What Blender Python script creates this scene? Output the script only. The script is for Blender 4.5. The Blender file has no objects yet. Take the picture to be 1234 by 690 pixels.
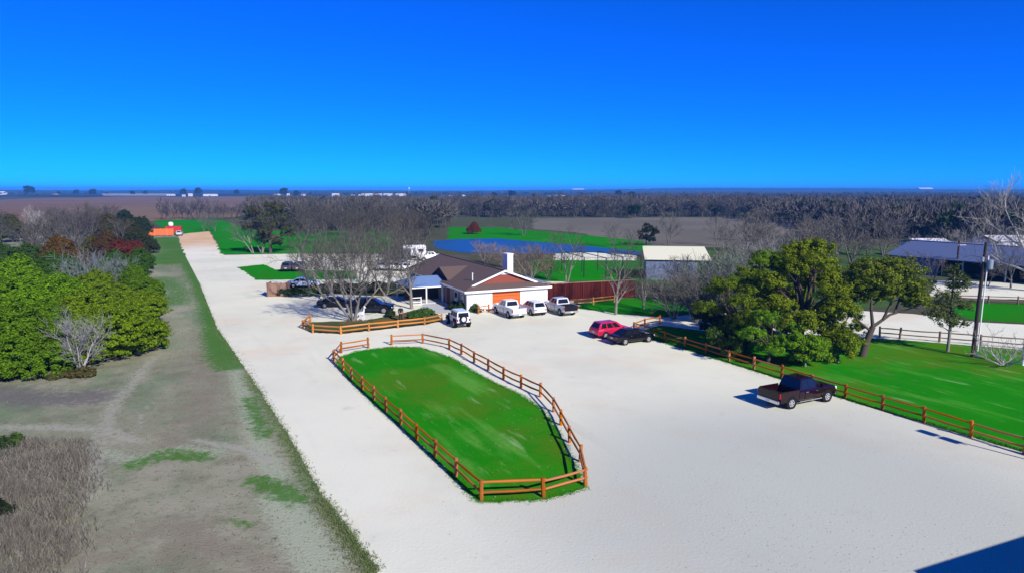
import bpy, bmesh, math, random
import numpy as np
from mathutils import Vector, Matrix

# ------------------------------------------------------------------ camera, sky, sun, exposure
SC = bpy.context.scene
COL = SC.collection
FPX, CAMH, HORIZON = 822.0, 15.0, 229.0
TILT = math.atan((345 - HORIZON) / FPX)
cam = bpy.data.cameras.new('camera')
cam.sensor_width = 36
cam.lens = FPX / 1234 * 36
cam.clip_start = 0.1
cam.clip_end = 40000
camo = bpy.data.objects.new('camera', cam)
COL.objects.link(camo)
camo.location = (0, 0, CAMH)
camo.rotation_euler = (math.pi / 2 - TILT, 0, 0)
SC.camera = camo

SUN_EL, SUN_AZ = 31.0, 143.1          # azimuth clockwise from +Y
world = bpy.data.worlds.new('World')
SC.world = world
world.use_nodes = True
wn = world.node_tree
bg = wn.nodes['Background']
sky = wn.nodes.new('ShaderNodeTexSky')
sky.sky_type = 'NISHITA'
sky.sun_disc = False
sky.sun_elevation = math.radians(SUN_EL)
sky.sun_rotation = math.radians(SUN_AZ)
sky.altitude = 5000
sky.air_density = 1.0
sky.dust_density = 0.0
sky.ozone_density = 10.0
mul = wn.nodes.new('ShaderNodeMixRGB')
mul.blend_type = 'MULTIPLY'
mul.inputs[0].default_value = 1
mul.inputs[2].default_value = (0.030, 0.66, 1.62, 1)
wn.links.new(sky.outputs[0], mul.inputs[1])
wn.links.new(mul.outputs[0], bg.inputs[0])
bg.inputs[1].default_value = 0.10
sl = bpy.data.lights.new('sun', 'SUN')
sl.energy = 4.6
sl.angle = math.radians(0.5)
sl.color = (1.0, 0.95, 0.88)
so = bpy.data.objects.new('sun', sl)
COL.objects.link(so)
ce, se = math.cos(math.radians(SUN_EL)), math.sin(math.radians(SUN_EL))
sd = Vector((math.sin(math.radians(SUN_AZ)) * ce, math.cos(math.radians(SUN_AZ)) * ce, se))
so.rotation_euler = sd.to_track_quat('Z', 'Y').to_euler()
so.location = sd * 100
vs = SC.view_settings
vs.view_transform = 'Standard'
vs.look = 'None'
vs.exposure = 0.4
vs.gamma = 1.0
vs.use_curve_mapping = False

R = random.Random(11)
NR = np.random.default_rng(11)


def G(px, py, z=0.0):
    """ground point seen at a pixel of the survey photo"""
    a = (px - 617) / FPX
    b = -(py - 345) / FPX
    dy = math.cos(TILT) + b * math.sin(TILT)
    dz = -math.sin(TILT) + b * math.cos(TILT)
    t = (z - CAMH) / dz
    return (a * t, dy * t)


# ------------------------------------------------------------------ materials
def mat(name, col, rough=0.8, var=0.0, scale=3.0, col2=None, bump=0.0, bscale=30.0, metal=0.0, spec=0.3, coat=0.0,
        stretch=None, island=0.0, objrand=0.0, objcol=False, trans=0.0, detail=4.0):
    m = bpy.data.materials.new(name)
    m.use_nodes = True
    nt = m.node_tree
    N, L = nt.nodes, nt.links
    p = N['Principled BSDF']
    p.inputs['Roughness'].default_value = rough
    p.inputs['Metallic'].default_value = metal
    p.inputs['Specular IOR Level'].default_value = spec
    p.inputs['Coat Weight'].default_value = coat
    p.inputs['Coat Roughness'].default_value = 0.05
    tc = N.new('ShaderNodeTexCoord')
    mp = N.new('ShaderNodeMapping')
    L.new(tc.outputs['Object'], mp.inputs[0])
    if stretch:
        mp.inputs['Scale'].default_value = stretch[:3]
        if len(stretch) > 3:
            mp.inputs['Rotation'].default_value = (0, 0, stretch[3])
    out = None
    if objcol:
        oi = N.new('ShaderNodeObjectInfo')
        out = oi.outputs['Color']
    if var or col2:
        nz = N.new('ShaderNodeTexNoise')
        nz.inputs['Scale'].default_value = scale
        nz.inputs['Detail'].default_value = detail
        L.new(mp.outputs[0], nz.inputs['Vector'])
        rp = N.new('ShaderNodeValToRGB')
        rp.color_ramp.elements[0].position = 0.32
        rp.color_ramp.elements[1].position = 0.68
        if objcol:
            rp.color_ramp.elements[0].color = (1 - var, 1 - var, 1 - var, 1)
            rp.color_ramp.elements[1].color = (1 + var, 1 + var, 1 + var, 1)
            mx = N.new('ShaderNodeMixRGB')
            mx.blend_type = 'MULTIPLY'
            mx.inputs[0].default_value = 1
            L.new(out, mx.inputs[1])
            L.new(rp.outputs[0], mx.inputs[2])
            out = mx.outputs[0]
        else:
            c2 = col2 or tuple(min(1, c * (1 + var)) for c in col)
            c1 = col if col2 else tuple(c * (1 - var) for c in col)
            rp.color_ramp.elements[0].color = (*c1, 1)
            rp.color_ramp.elements[1].color = (*c2, 1)
            out = rp.outputs[0]
    if island:
        ge = N.new('ShaderNodeNewGeometry')
        mr = N.new('ShaderNodeMapRange')
        mr.inputs[3].default_value = 1 - island
        mr.inputs[4].default_value = 1 + island
        L.new(ge.outputs['Random Per Island'], mr.inputs[0])
        mx = N.new('ShaderNodeMixRGB')
        mx.blend_type = 'MULTIPLY'
        mx.inputs[0].default_value = 1
        if out is None:
            mx.inputs[1].default_value = (*col, 1)
        else:
            L.new(out, mx.inputs[1])
        cb = N.new('ShaderNodeCombineXYZ')
        for i in range(3):
            L.new(mr.outputs[0], cb.inputs[i])
        L.new(cb.outputs[0], mx.inputs[2])
        out = mx.outputs[0]
    if objrand:
        oi2 = N.new('ShaderNodeObjectInfo')
        mr = N.new('ShaderNodeMapRange')
        mr.inputs[3].default_value = 1 - objrand
        mr.inputs[4].default_value = 1 + objrand * .5
        L.new(oi2.outputs['Random'], mr.inputs[0])
        hs = N.new('ShaderNodeHueSaturation')
        L.new(mr.outputs[0], hs.inputs['Value'])
        mr2 = N.new('ShaderNodeMapRange')
        mr2.inputs[3].default_value = 1.05
        mr2.inputs[4].default_value = .86
        mm = N.new('ShaderNodeMath')
        mm.operation = 'FRACT'
        m7 = N.new('ShaderNodeMath')
        m7.operation = 'MULTIPLY'
        m7.inputs[1].default_value = 7.3
        L.new(oi2.outputs['Random'], m7.inputs[0])
        L.new(m7.outputs[0], mm.inputs[0])
        L.new(mm.outputs[0], mr2.inputs[0])
        L.new(mr2.outputs[0], hs.inputs['Saturation'])
        L.new(out, hs.inputs['Color'])
        out = hs.outputs[0]
    if out is None:
        p.inputs['Base Color'].default_value = (*col, 1)
    else:
        L.new(out, p.inputs['Base Color'])
    if bump:
        nb = N.new('ShaderNodeTexNoise')
        nb.inputs['Scale'].default_value = bscale
        nb.inputs['Detail'].default_value = 5
        L.new(mp.outputs[0], nb.inputs['Vector'])
        bp = N.new('ShaderNodeBump')
        bp.inputs['Strength'].default_value = bump
        bp.inputs['Distance'].default_value = 0.08
        L.new(nb.outputs[0], bp.inputs['Height'])
        L.new(bp.outputs[0], p.inputs['Normal'])
    if trans:
        tr = N.new('ShaderNodeBsdfTranslucent')
        ms = N.new('ShaderNodeMixShader')
        ms.inputs[0].default_value = trans
        if out is not None:
            L.new(out, tr.inputs[0])
        else:
            tr.inputs[0].default_value = (*col, 1)
        L.new(p.outputs[0], ms.inputs[1])
        L.new(tr.outputs[0], ms.inputs[2])
        L.new(ms.outputs[0], N['Material Output'].inputs[0])
    return m


def layered(name, base, layers, rough=0.95, bump=0.0, bscale=8.0):
    """ground material: base colour overlaid by noise-masked colours.
    layer = (colour, noise scale, low, high, stretch or None, strength)"""
    m = mat(name, base, rough=rough, spec=0.0)
    nt = m.node_tree
    N, L = nt.nodes, nt.links
    p = N['Principled BSDF']
    tc = N.new('ShaderNodeTexCoord')
    cur = None
    for i, (c, sc_, lo, hi, st, amt) in enumerate(layers):
        mp = N.new('ShaderNodeMapping')
        mp.inputs['Location'].default_value = (13.1 * i, 7.7 * i, 0)
        if st:
            mp.vector_type = 'TEXTURE'
            mp.inputs['Location'].default_value = (0, 0, 0)
            mp.inputs['Rotation'].default_value = (0, 0, st[1])
            mp.inputs['Scale'].default_value = (1, st[0], 1)
        L.new(tc.outputs['Object'], mp.inputs[0])
        nz = N.new('ShaderNodeTexNoise')
        nz.inputs['Scale'].default_value = sc_
        nz.inputs['Detail'].default_value = 6
        nz.inputs['Roughness'].default_value = 0.6
        L.new(mp.outputs[0], nz.inputs['Vector'])
        mr = N.new('ShaderNodeMapRange')
        mr.interpolation_type = 'SMOOTHSTEP'
        mr.inputs[1].default_value = lo
        mr.inputs[2].default_value = hi
        mr.inputs[4].default_value = amt
        L.new(nz.outputs[0], mr.inputs[0])
        mx = N.new('ShaderNodeMixRGB')
        L.new(mr.outputs[0], mx.inputs[0])
        if cur is None:
            mx.inputs[1].default_value = (*base, 1)
        else:
            L.new(cur, mx.inputs[1])
        mx.inputs[2].default_value = (*c, 1)
        cur = mx.outputs[0]
    if cur is not None:
        L.new(cur, p.inputs['Base Color'])
    if bump:
        nb = N.new('ShaderNodeTexNoise')
        nb.inputs['Scale'].default_value = bscale
        nb.inputs['Detail'].default_value = 6
        L.new(tc.outputs['Object'], nb.inputs['Vector'])
        bp = N.new('ShaderNodeBump')
        bp.inputs['Strength'].default_value = bump
        bp.inputs['Distance'].default_value = 0.1
        L.new(nb.outputs[0], bp.inputs['Height'])
        L.new(bp.outputs[0], p.inputs['Normal'])
    return m


ROADANG = math.atan2(0.886, -0.463)      # direction of the drive
M = {}
M['gravel'] = layered('white_gravel', (0.78, 0.765, 0.575), [
    ((0.66, 0.65, 0.50), 0.05, 0.42, 0.64, None, 0.75),
    ((0.86, 0.84, 0.63), 0.06, 0.50, 0.70, (4.0, ROADANG - math.pi / 2), 0.8),
    ((0.74, 0.64, 0.45), 0.10, 0.52, 0.68, None, 0.7),
    ((0.55, 0.54, 0.43), 0.55, 0.56, 0.74, (14.0, ROADANG - math.pi / 2), 0.35),
    ((0.50, 0.48, 0.39), 0.5, 0.60, 0.78, None, 0.5),
    ((0.36, 0.35, 0.30), 1.3, 0.66, 0.80, None, 0.4),
    ((0.52, 0.51, 0.41), 5.0, 0.56, 0.80, None, 0.2)], bump=0.12, bscale=6)
# greyer, damper area of the lot in the near right
_N, _L = M['gravel'].node_tree.nodes, M['gravel'].node_tree.links
_pb = _N['Principled BSDF']
_cur = _pb.inputs['Base Color'].links[0].from_socket
_tc = _N.new('ShaderNodeTexCoord')
_mp = _N.new('ShaderNodeMapping')
_mp.vector_type = 'TEXTURE'
_mp.inputs['Location'].default_value = (15, 31, 0)
_mp.inputs['Scale'].default_value = (22, 24, 10)
_L.new(_tc.outputs['Object'], _mp.inputs[0])
_gr = _N.new('ShaderNodeTexGradient')
_gr.gradient_type = 'SPHERICAL'
_L.new(_mp.outputs[0], _gr.inputs[0])
_mr = _N.new('ShaderNodeMapRange')
_mr.interpolation_type = 'SMOOTHSTEP'
_mr.inputs[2].default_value = 0.7
_mr.inputs[4].default_value = 0.75
_L.new(_gr.outputs[1], _mr.inputs[0])
_mx = _N.new('ShaderNodeMixRGB')
_L.new(_mr.outputs[0], _mx.inputs[0])
_L.new(_cur, _mx.inputs[1])
_mx.inputs[2].default_value = (0.43, 0.455, 0.385, 1)
_L.new(_mx.outputs[0], _pb.inputs['Base Color'])
M['tan'] = layered('tan_gravel', (0.68, 0.44, 0.24), [((0.76, 0.56, 0.35), 0.1, 0.4, 0.6, None, 0.7),
                                                     ((0.5, 0.33, 0.22), 3, 0.5, 0.7, None, 0.4)])
_N, _L = M['tan'].node_tree.nodes, M['tan'].node_tree.links
_pb = _N['Principled BSDF']
_cur = _pb.inputs['Base Color'].links[0].from_socket
_tc = _N.new('ShaderNodeTexCoord')
_sx = _N.new('ShaderNodeSeparateXYZ')
_L.new(_tc.outputs['Object'], _sx.inputs[0])
_nz = _N.new('ShaderNodeTexNoise')
_nz.inputs['Scale'].default_value = 0.12
_L.new(_tc.outputs['Object'], _nz.inputs['Vector'])
_ma = _N.new('ShaderNodeMath')
_ma.operation = 'MULTIPLY_ADD'
_L.new(_nz.outputs[0], _ma.inputs[0])
_ma.inputs[1].default_value = 40
_L.new(_sx.outputs[1], _ma.inputs[2])
_mr = _N.new('ShaderNodeMapRange')
_mr.interpolation_type = 'SMOOTHSTEP'
_mr.inputs[1].default_value = 178
_mr.inputs[2].default_value = 222
_L.new(_ma.outputs[0], _mr.inputs[0])
_mx = _N.new('ShaderNodeMixRGB')
_L.new(_mr.outputs[0], _mx.inputs[0])
_mx.inputs[1].default_value = (0.80, 0.78, 0.62, 1)
_L.new(_cur, _mx.inputs[2])
_L.new(_mx.outputs[0], _pb.inputs['Base Color'])
M['lawn'] = layered('green_lawn', (0.014, 0.235, 0.004), [
    ((0.085, 0.200, 0.008), 0.075, 0.42, 0.58, None, 0.9),
    ((0.022, 0.29, 0.006), 0.25, 0.46, 0.66, None, 0.6),
    ((0.15, 0.155, 0.05), 0.16, 0.60, 0.72, None, 0.55),
    ((0.14, 0.37, 0.05), 0.40, 0.52, 0.70, (6.0, ROADANG - math.pi / 2), 0.75),
    ((0.34, 0.50, 0.20), 0.9, 0.58, 0.74, (5.0, ROADANG - math.pi / 2), 0.6),
    ((0.008, 0.13, 0.003), 9.0, 0.45, 0.75, None, 0.45)], bump=0.35, bscale=25)
M['farlawn'] = layered('far_green_lawn', (0.012, 0.235, 0.004), [((0.03, 0.17, 0.006), 0.06, 0.45, 0.65, None, 0.7),
                                                                ((0.010, 0.15, 0.003), 2.0, 0.5, 0.75, None, 0.5)])
M['bed'] = layered('bed_soil', (0.075, 0.090, 0.035), [((0.26, 0.13, 0.045), 0.25, 0.5, 0.62, None, 0.75),
                                                       ((0.05, 0.13, 0.02), 0.5, 0.5, 0.65, None, 0.8),
                                                       ((0.04, 0.045, 0.02), 6, 0.45, 0.7, None, 0.5)], bump=0.4)
M['base'] = layered('ground', (0.085, 0.085, 0.050), [((0.07, 0.10, 0.04), 0.02, 0.45, 0.6, None, 0.8),
                                                     ((0.13, 0.12, 0.10), 0.15, 0.5, 0.7, None, 0.7),
                                                     ((0.06, 0.055, 0.045), 1.5, 0.5, 0.75, None, 0.5)], bump=0.3)
M['plough'] = layered('ploughed_soil', (0.155, 0.145, 0.105), [((0.20, 0.185, 0.135), 0.012, 0.4, 0.6, None, 0.9),
                                                               ((0.12, 0.10, 0.095), 0.25, 0.45, 0.65, (0.06, 0.5), 0.7)])
M['redfield'] = layered('reddish_soil', (0.200, 0.120, 0.065), [((0.24, 0.165, 0.095), 0.006, 0.4, 0.6, None, 0.8),
                                                                ((0.14, 0.09, 0.075), 0.05, 0.45, 0.65, (0.05, 0.3), 0.6)])
M['palefield'] = layered('stubble', (0.42, 0.36, 0.27), [((0.30, 0.28, 0.2), 0.01, 0.4, 0.6, None, 0.7)])
M['greenfield'] = layered('pasture', (0.075, 0.12, 0.045), [((0.12, 0.13, 0.07), 0.006, 0.4, 0.6, None, 0.8),
                                                            ((0.05, 0.10, 0.03), 0.03, 0.5, 0.7, None, 0.6)])
M['olive'] = layered('rough_grass', (0.08, 0.10, 0.04), [((0.04, 0.13, 0.02), 0.08, 0.45, 0.6, None, 0.8),
                                                         ((0.14, 0.12, 0.07), 0.4, 0.5, 0.7, None, 0.6)])
M['concrete'] = mat('concrete', (0.50, 0.50, 0.48), 0.9, var=0.12, scale=0.8, bump=0.1)

M['wood_fence'] = mat('orange_stained_cedar', (0.66, 0.190, 0.014), 0.85, spec=0.05, objrand=.4, col2=(0.26, 0.078, 0.014), scale=1.6, stretch=(4, 4, 4),
                      bump=0.3, bscale=12)
M['wood_bed'] = mat('golden_stained_cedar', (0.60, 0.25, 0.055), 0.85, spec=.05, objrand=.3, col2=(0.40, 0.165, 0.045), scale=1.6, bump=0.3, bscale=12)
M['wood_grey'] = mat('weathered_brown_wood', (0.16, 0.085, 0.055), 0.85, col2=(0.24, 0.15, 0.10), scale=2.0, bump=0.3, bscale=12)
M['plank'] = mat('brown_planks', (0.22, 0.115, 0.075), 0.85, col2=(0.36, 0.22, 0.16), scale=2.2, stretch=(5, 5, 0.2), bump=0.3)
M['redwood'] = mat('red_stained_boards', (0.06, 0.012, 0.010), 0.85, spec=0.1, col2=(0.17, 0.038, 0.030), scale=0.7, stretch=(4, 4, 0.15), bump=0.3)
M['bark'] = mat('grey_bark', (0.14, 0.128, 0.105), 0.95, spec=0.02, col2=(0.30, 0.28, 0.235), scale=4, bump=0.6, bscale=14)
M['midbark'] = mat('brown_grey_bark', (0.10, 0.09, 0.078), 0.95, spec=0.0, col2=(0.17, 0.155, 0.135), scale=3)
M['palebark'] = mat('pale_bark', (0.36, 0.33, 0.30), 0.95, col2=(0.50, 0.47, 0.43), scale=4, bump=0.5, bscale=14)
M['twig'] = mat('grey_twigs', (0.125, 0.108, 0.105), 0.95, spec=0.05, objcol=True, var=0.3, scale=0.7, island=0.25)
M['darkbark'] = mat('dark_bark', (0.06, 0.045, 0.035), 0.95, col2=(0.12, 0.09, 0.07), scale=4, bump=0.6)
M['leaf'] = mat('foliage', (0.05, 0.10, 0.02), 0.75, objcol=True, var=0.38, scale=0.75, island=0.5, trans=0.28, spec=0.03)
M['farwood'] = mat('winter_wood', (0.125, 0.112, 0.092), 0.95, spec=0.0, col2=(0.066, 0.060, 0.054), scale=0.010, island=0.3)
M['farevergreen'] = mat('evergreen', (0.028, 0.048, 0.014), 0.95, spec=0.0, col2=(0.022, 0.035, 0.014), scale=0.02, island=0.4)
M['drygrass'] = mat('dry_grass_blades', (0.080, 0.076, 0.074), 0.95, spec=0.0, col2=(0.25, 0.225, 0.165), scale=0.8, island=0.5)
M['grassblade'] = mat('green_blades', (0.05, 0.15, 0.012), 0.9, spec=0.0, col2=(0.19, 0.17, 0.10), scale=0.5, island=0.4)
M['roof'] = mat('brown_shingles', (0.125, 0.085, 0.068), 0.9, var=0.22, scale=1.3, stretch=(1, 1, 1), bump=0.3, bscale=6)
M['siding'] = mat('white_painted_brick', (0.78, 0.78, 0.76), 0.8, var=0.05, scale=1.5, bump=0.15, bscale=9)
M['trim'] = mat('white_trim', (0.80, 0.79, 0.77), 0.6, var=0.03)
M['redbrick'] = mat('red_siding', (0.20, 0.042, 0.026), 0.85, col2=(0.30, 0.08, 0.05), scale=2, stretch=(0.3, 0.3, 6))
M['orangedoor'] = mat('orange_wood_door', (0.60, 0.135, 0.020), 0.55, col2=(0.50, 0.105, 0.016), scale=1, stretch=(0.4, 0.4, 5))
M['reddoor'] = mat('dark_red_door', (0.12, 0.022, 0.025), 0.6, var=0.1)
M['glass'] = mat('window_glass', (0.010, 0.012, 0.018), 0.12, spec=0.5)
M['carglass'] = mat('tinted_car_glass', (0.008, 0.010, 0.016), 0.15, spec=0.45)
M['bluemetal'] = mat('blue_grey_metal_roof', (0.16, 0.25, 0.44), 0.5, var=0.1, scale=0.6, stretch=(6, 6, 6))
M['bluewall'] = mat('slate_blue_sheet', (0.10, 0.135, 0.24), 0.6, var=0.15, scale=0.5)
M['palebluewall'] = mat('blue_grey_sheet', (0.15, 0.18, 0.27), 0.7, var=0.2, scale=0.7)
M['creamroof'] = mat('cream_sheet_roof', (0.80, 0.77, 0.52), 0.7, var=0.1, scale=0.5)
M['black'] = mat('black_metal', (0.012, 0.012, 0.014), 0.5)
M['shadepit'] = mat('shade_dark_interior', (0.02, 0.018, 0.018), 0.9)  # near-black colour stands for shade in the porch and open barn
M['tyre'] = mat('tyre_rubber', (0.014, 0.014, 0.014), 0.9, spec=0.08)
M['rim'] = mat('alloy_rim', (0.62, 0.62, 0.62), 0.4, metal=0.3)
M['chrome'] = mat('chrome', (0.70, 0.70, 0.72), 0.18, metal=1.0)
M['plastic'] = mat('black_plastic', (0.012, 0.012, 0.013), 0.7, spec=0.08)
M['taillight'] = mat('red_lamp', (0.35, 0.008, 0.010), 0.2)
M['headlight'] = mat('lamp_glass', (0.75, 0.78, 0.80), 0.15)
M['pole'] = mat('creosote_pole', (0.045, 0.032, 0.028), 0.9, var=0.3, scale=2)
M['greymetal'] = mat('galvanised_metal', (0.42, 0.44, 0.46), 0.4, metal=0.6)
M['orange_net'] = mat('orange_netting', (0.75, 0.14, 0.04), 0.8, var=0.15, scale=1.0)
M['redpaint'] = mat('red_paint', (0.45, 0.03, 0.02), 0.5)
M['farwhite'] = mat('white_wall', (0.78, 0.77, 0.74), 0.8)
M['fargrey'] = mat('grey_roof', (0.40, 0.40, 0.42), 0.8)
M['farred'] = mat('red_barn_wall', (0.35, 0.05, 0.04), 0.8)
M['statue'] = mat('white_statue_paint', (0.75, 0.76, 0.78), 0.6, var=0.06)
M['skin'] = mat('skin', (0.45, 0.25, 0.17), 0.6)
M['cloth'] = mat('black_cloth', (0.014, 0.014, 0.018), 0.9, var=0.2)
M['hair'] = mat('dark_hair', (0.02, 0.014, 0.01), 0.7)


def paint(name, col, rough=0.3, coat=0.6, metal=0.0):
    return mat('paint_' + name, col, rough=rough, coat=coat, metal=metal, spec=0.4)


# ------------------------------------------------------------------ mesh helpers
class MB:
    def __init__(s):
        s.v, s.f, s.mi = [], [], []

    def add(s, vs_, fs, mi=0):
        o = len(s.v)
        s.v.extend([tuple(x) for x in vs_])
        for f in fs:
            s.f.append(tuple(i + o for i in f))
            s.mi.append(mi)

    def box(s, a, b, mi=0, mtx=None):
        x0, y0, z0 = a
        x1, y1, z1 = b
        vs_ = [(x0, y0, z0), (x1, y0, z0), (x1, y1, z0), (x0, y1, z0), (x0, y0, z1), (x1, y0, z1), (x1, y1, z1), (x0, y1, z1)]
        if mtx:
            vs_ = [mtx @ Vector(q) for q in vs_]
        s.add(vs_, [(3, 2, 1, 0), (4, 5, 6, 7), (0, 1, 5, 4), (1, 2, 6, 5), (2, 3, 7, 6), (3, 0, 4, 7)], mi)

    def prism(s, poly, z0, z1, mi=0):
        n = len(poly)
        vs_ = [(x, y, z0) for x, y in poly] + [(x, y, z1) for x, y in poly]
        s.add(vs_, [tuple(range(n))[::-1], tuple(range(n, 2 * n))] + [(i, (i + 1) % n, n + (i + 1) % n, n + i) for i in range(n)], mi)

    def slab(s, pts, t, mi=0):
        """polygon of 3-D points given thickness t straight down"""
        n = len(pts)
        vs_ = [tuple(p) for p in pts] + [(p[0], p[1], p[2] - t) for p in pts]
        s.add(vs_, [tuple(range(n)), tuple(range(n, 2 * n))[::-1]] + [(i, n + i, n + (i + 1) % n, (i + 1) % n) for i in range(n)], mi)

    def tube(s, pts, rad, n=6, cap=True, mi=0):
        pts = [Vector(p) for p in pts]
        if not isinstance(rad, (list, tuple)):
            rad = [rad] * len(pts)
        o = len(s.v)
        d0 = (pts[-1] - pts[0])
        ref = Vector((0, 0, 1)) if abs(d0.normalized().z) < 0.9 else Vector((1, 0, 0))
        for i, p in enumerate(pts):
            d = (pts[min(i + 1, len(pts) - 1)] - pts[max(i - 1, 0)]).normalized()
            u = d.cross(ref).normalized()
            w = d.cross(u)
            for k in range(n):
                a = 2 * math.pi * k / n
                s.v.append(tuple(p + (u * math.cos(a) + w * math.sin(a)) * rad[i]))
        for i in range(len(pts) - 1):
            for k in range(n):
                k2 = (k + 1) % n
                s.f.append((o + i * n + k, o + i * n + k2, o + (i + 1) * n + k2, o + (i + 1) * n + k))
                s.mi.append(mi)
        if cap:
            s.f.append(tuple(o + k for k in range(n))[::-1])
            s.f.append(tuple(o + (len(pts) - 1) * n + k for k in range(n)))
            s.mi += [mi, mi]

    def beam(s, a, b, w, h, mi=0, taper=1.0):
        """split-rail style bar between a and b, slightly irregular hexagon"""
        s.tube([a, Vector(a).lerp(Vector(b), .5) + Vector((0, 0, R.uniform(-.045, .02))), b], [w * taper, w, w * taper], 6, True, mi)

    def lathe(s, prof, n=20, axis='y', mi=0, mtx=None):
        o = len(s.v)
        for (r, h) in prof:
            for k in range(n):
                a = 2 * math.pi * k / n
                p = Vector((r * math.cos(a), h, r * math.sin(a))) if axis == 'y' else Vector((r * math.cos(a), r * math.sin(a), h))
                if mtx:
                    p = mtx @ p
                s.v.append(tuple(p))
        for i in range(len(prof) - 1):
            for k in range(n):
                k2 = (k + 1) % n
                s.f.append((o + i * n + k, o + i * n + k2, o + (i + 1) * n + k2, o + (i + 1) * n + k))
                s.mi.append(mi)
        for i in (0, len(prof) - 1):
            if prof[i][0] > 1e-4:
                s.f.append(tuple(o + i * n + k for k in range(n)))
                s.mi.append(mi)

    def mesh(s, name, mats, smooth=False):
        me = bpy.data.meshes.new(name)
        me.from_pydata(s.v, [], s.f)
        for m in (mats if isinstance(mats, (list, tuple)) else [mats]):
            me.materials.append(m)
        if len(set(s.mi)) > 1:
            me.polygons.foreach_set('material_index', s.mi)
        if smooth:
            me.polygons.foreach_set('use_smooth', [True] * len(s.f))
        me.update()
        bm = bmesh.new()
        bm.from_mesh(me)
        bmesh.ops.recalc_face_normals(bm, faces=bm.faces)
        bm.to_mesh(me)
        bm.free()
        return me

    def build(s, name, mats, parent=None, smooth=False, bevel=0):
        me = s.mesh(name, mats, smooth)
        if bevel:
            bm = bmesh.new()
            bm.from_mesh(me)
            bmesh.ops.bevel(bm, geom=[e for e in bm.edges if e.calc_face_angle(0) > 0.5], offset=bevel, segments=2, affect='EDGES', clamp_overlap=True)
            bm.to_mesh(me)
            bm.free()
        return link(name, me, parent)


def npmesh(name, V, F, mats, mi=None):
    me = bpy.data.meshes.new(name)
    V = np.asarray(V, dtype=np.float32)
    F = np.asarray(F, dtype=np.int32)
    k = F.shape[1]
    me.vertices.add(len(V))
    me.vertices.foreach_set('co', V.ravel())
    me.loops.add(F.size)
    me.loops.foreach_set('vertex_index', F.ravel())
    me.polygons.add(len(F))
    me.polygons.foreach_set('loop_start', np.arange(0, F.size, k, dtype=np.int32))
    for m in (mats if isinstance(mats, (list, tuple)) else [mats]):
        me.materials.append(m)
    if mi is not None:
        me.polygons.foreach_set('material_index', np.asarray(mi, dtype=np.int32))
    me.update(calc_edges=True)
    return me


def link(name, me, parent=None):
    o = bpy.data.objects.new(name, me)
    COL.objects.link(o)
    if parent:
        o.parent = parent
    return o


def tag(o, label=None, cat=None, group=None, kind=None):
    if label:
        o['label'] = label
    if cat:
        o['category'] = cat
    if group:
        o['group'] = group
    if kind:
        o['kind'] = kind
    return o


def thing(name, label, cat, loc=(0, 0, 0), rz=0, group=None):
    o = bpy.data.objects.new(name, None)
    COL.objects.link(o)
    o.location = loc
    o.rotation_euler = (0, 0, rz)
    return tag(o, label, cat, group)


def children(o):
    return [c for c in o.children]


def copy_tree(o, parent=None):
    c = o.copy()
    COL.objects.link(c)
    if parent:
        c.parent = parent
    for ch in list(o.children):
        copy_tree(ch, c)
    return c


# ------------------------------------------------------------------ setting: ground sheets
def ragged(poly, step=1.2, amp=0.25, seed=1):
    rr = random.Random(seed)
    out = []
    n = len(poly)
    for i in range(n):
        a, b = Vector(poly[i]), Vector(poly[(i + 1) % n])
        L = (b - a).length
        k = min(420, max(1, int(L / step)))
        nv = Vector((-(b - a).y, (b - a).x)).normalized() if L > 0 else Vector((0, 0))
        for j in range(k):
            p = a.lerp(b, j / k)
            out.append(tuple(p + nv * rr.uniform(-amp, amp)))
    return out


def sheet(name, poly, z, m, amp=0.2, step=1.0, seed=1):
    pts = ragged(poly, step, amp, seed) if amp else [tuple(p) for p in poly]
    bm = bmesh.new()
    vs_ = [bm.verts.new((x, y, z)) for x, y in pts]
    f = bm.faces.new(vs_)
    f.normal_update()
    if f.normal.z < 0:
        f.normal_flip()
    bmesh.ops.triangulate(bm, faces=bm.faces)
    me = bpy.data.meshes.new(name)
    bm.to_mesh(me)
    bm.free()
    me.materials.append(m)
    return tag(link(name, me), kind='structure')


def P(*pts):
    return [G(*p) for p in pts]


# base ground out to the horizon
mb = MB()
rings = [0, 60, 150, 400, 1000, 2500, 5000, 8200]
nn = 48
vv = [(0, 0, 0)]
ff = []
for r in rings[1:]:
    for k in range(nn):
        a = 2 * math.pi * k / nn
        vv.append((r * math.cos(a), r * math.sin(a), 0))
for k in range(nn):
    ff.append((0, 1 + k, 1 + (k + 1) % nn))
for i in range(len(rings) - 2):
    for k in range(nn):
        ff.append((1 + i * nn + k, 1 + (i + 1) * nn + k, 1 + (i + 1) * nn + (k + 1) % nn, 1 + i * nn + (k + 1) % nn))
mb.add(vv, ff)
tag(mb.build('ground', M['base']), kind='structure')

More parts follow.
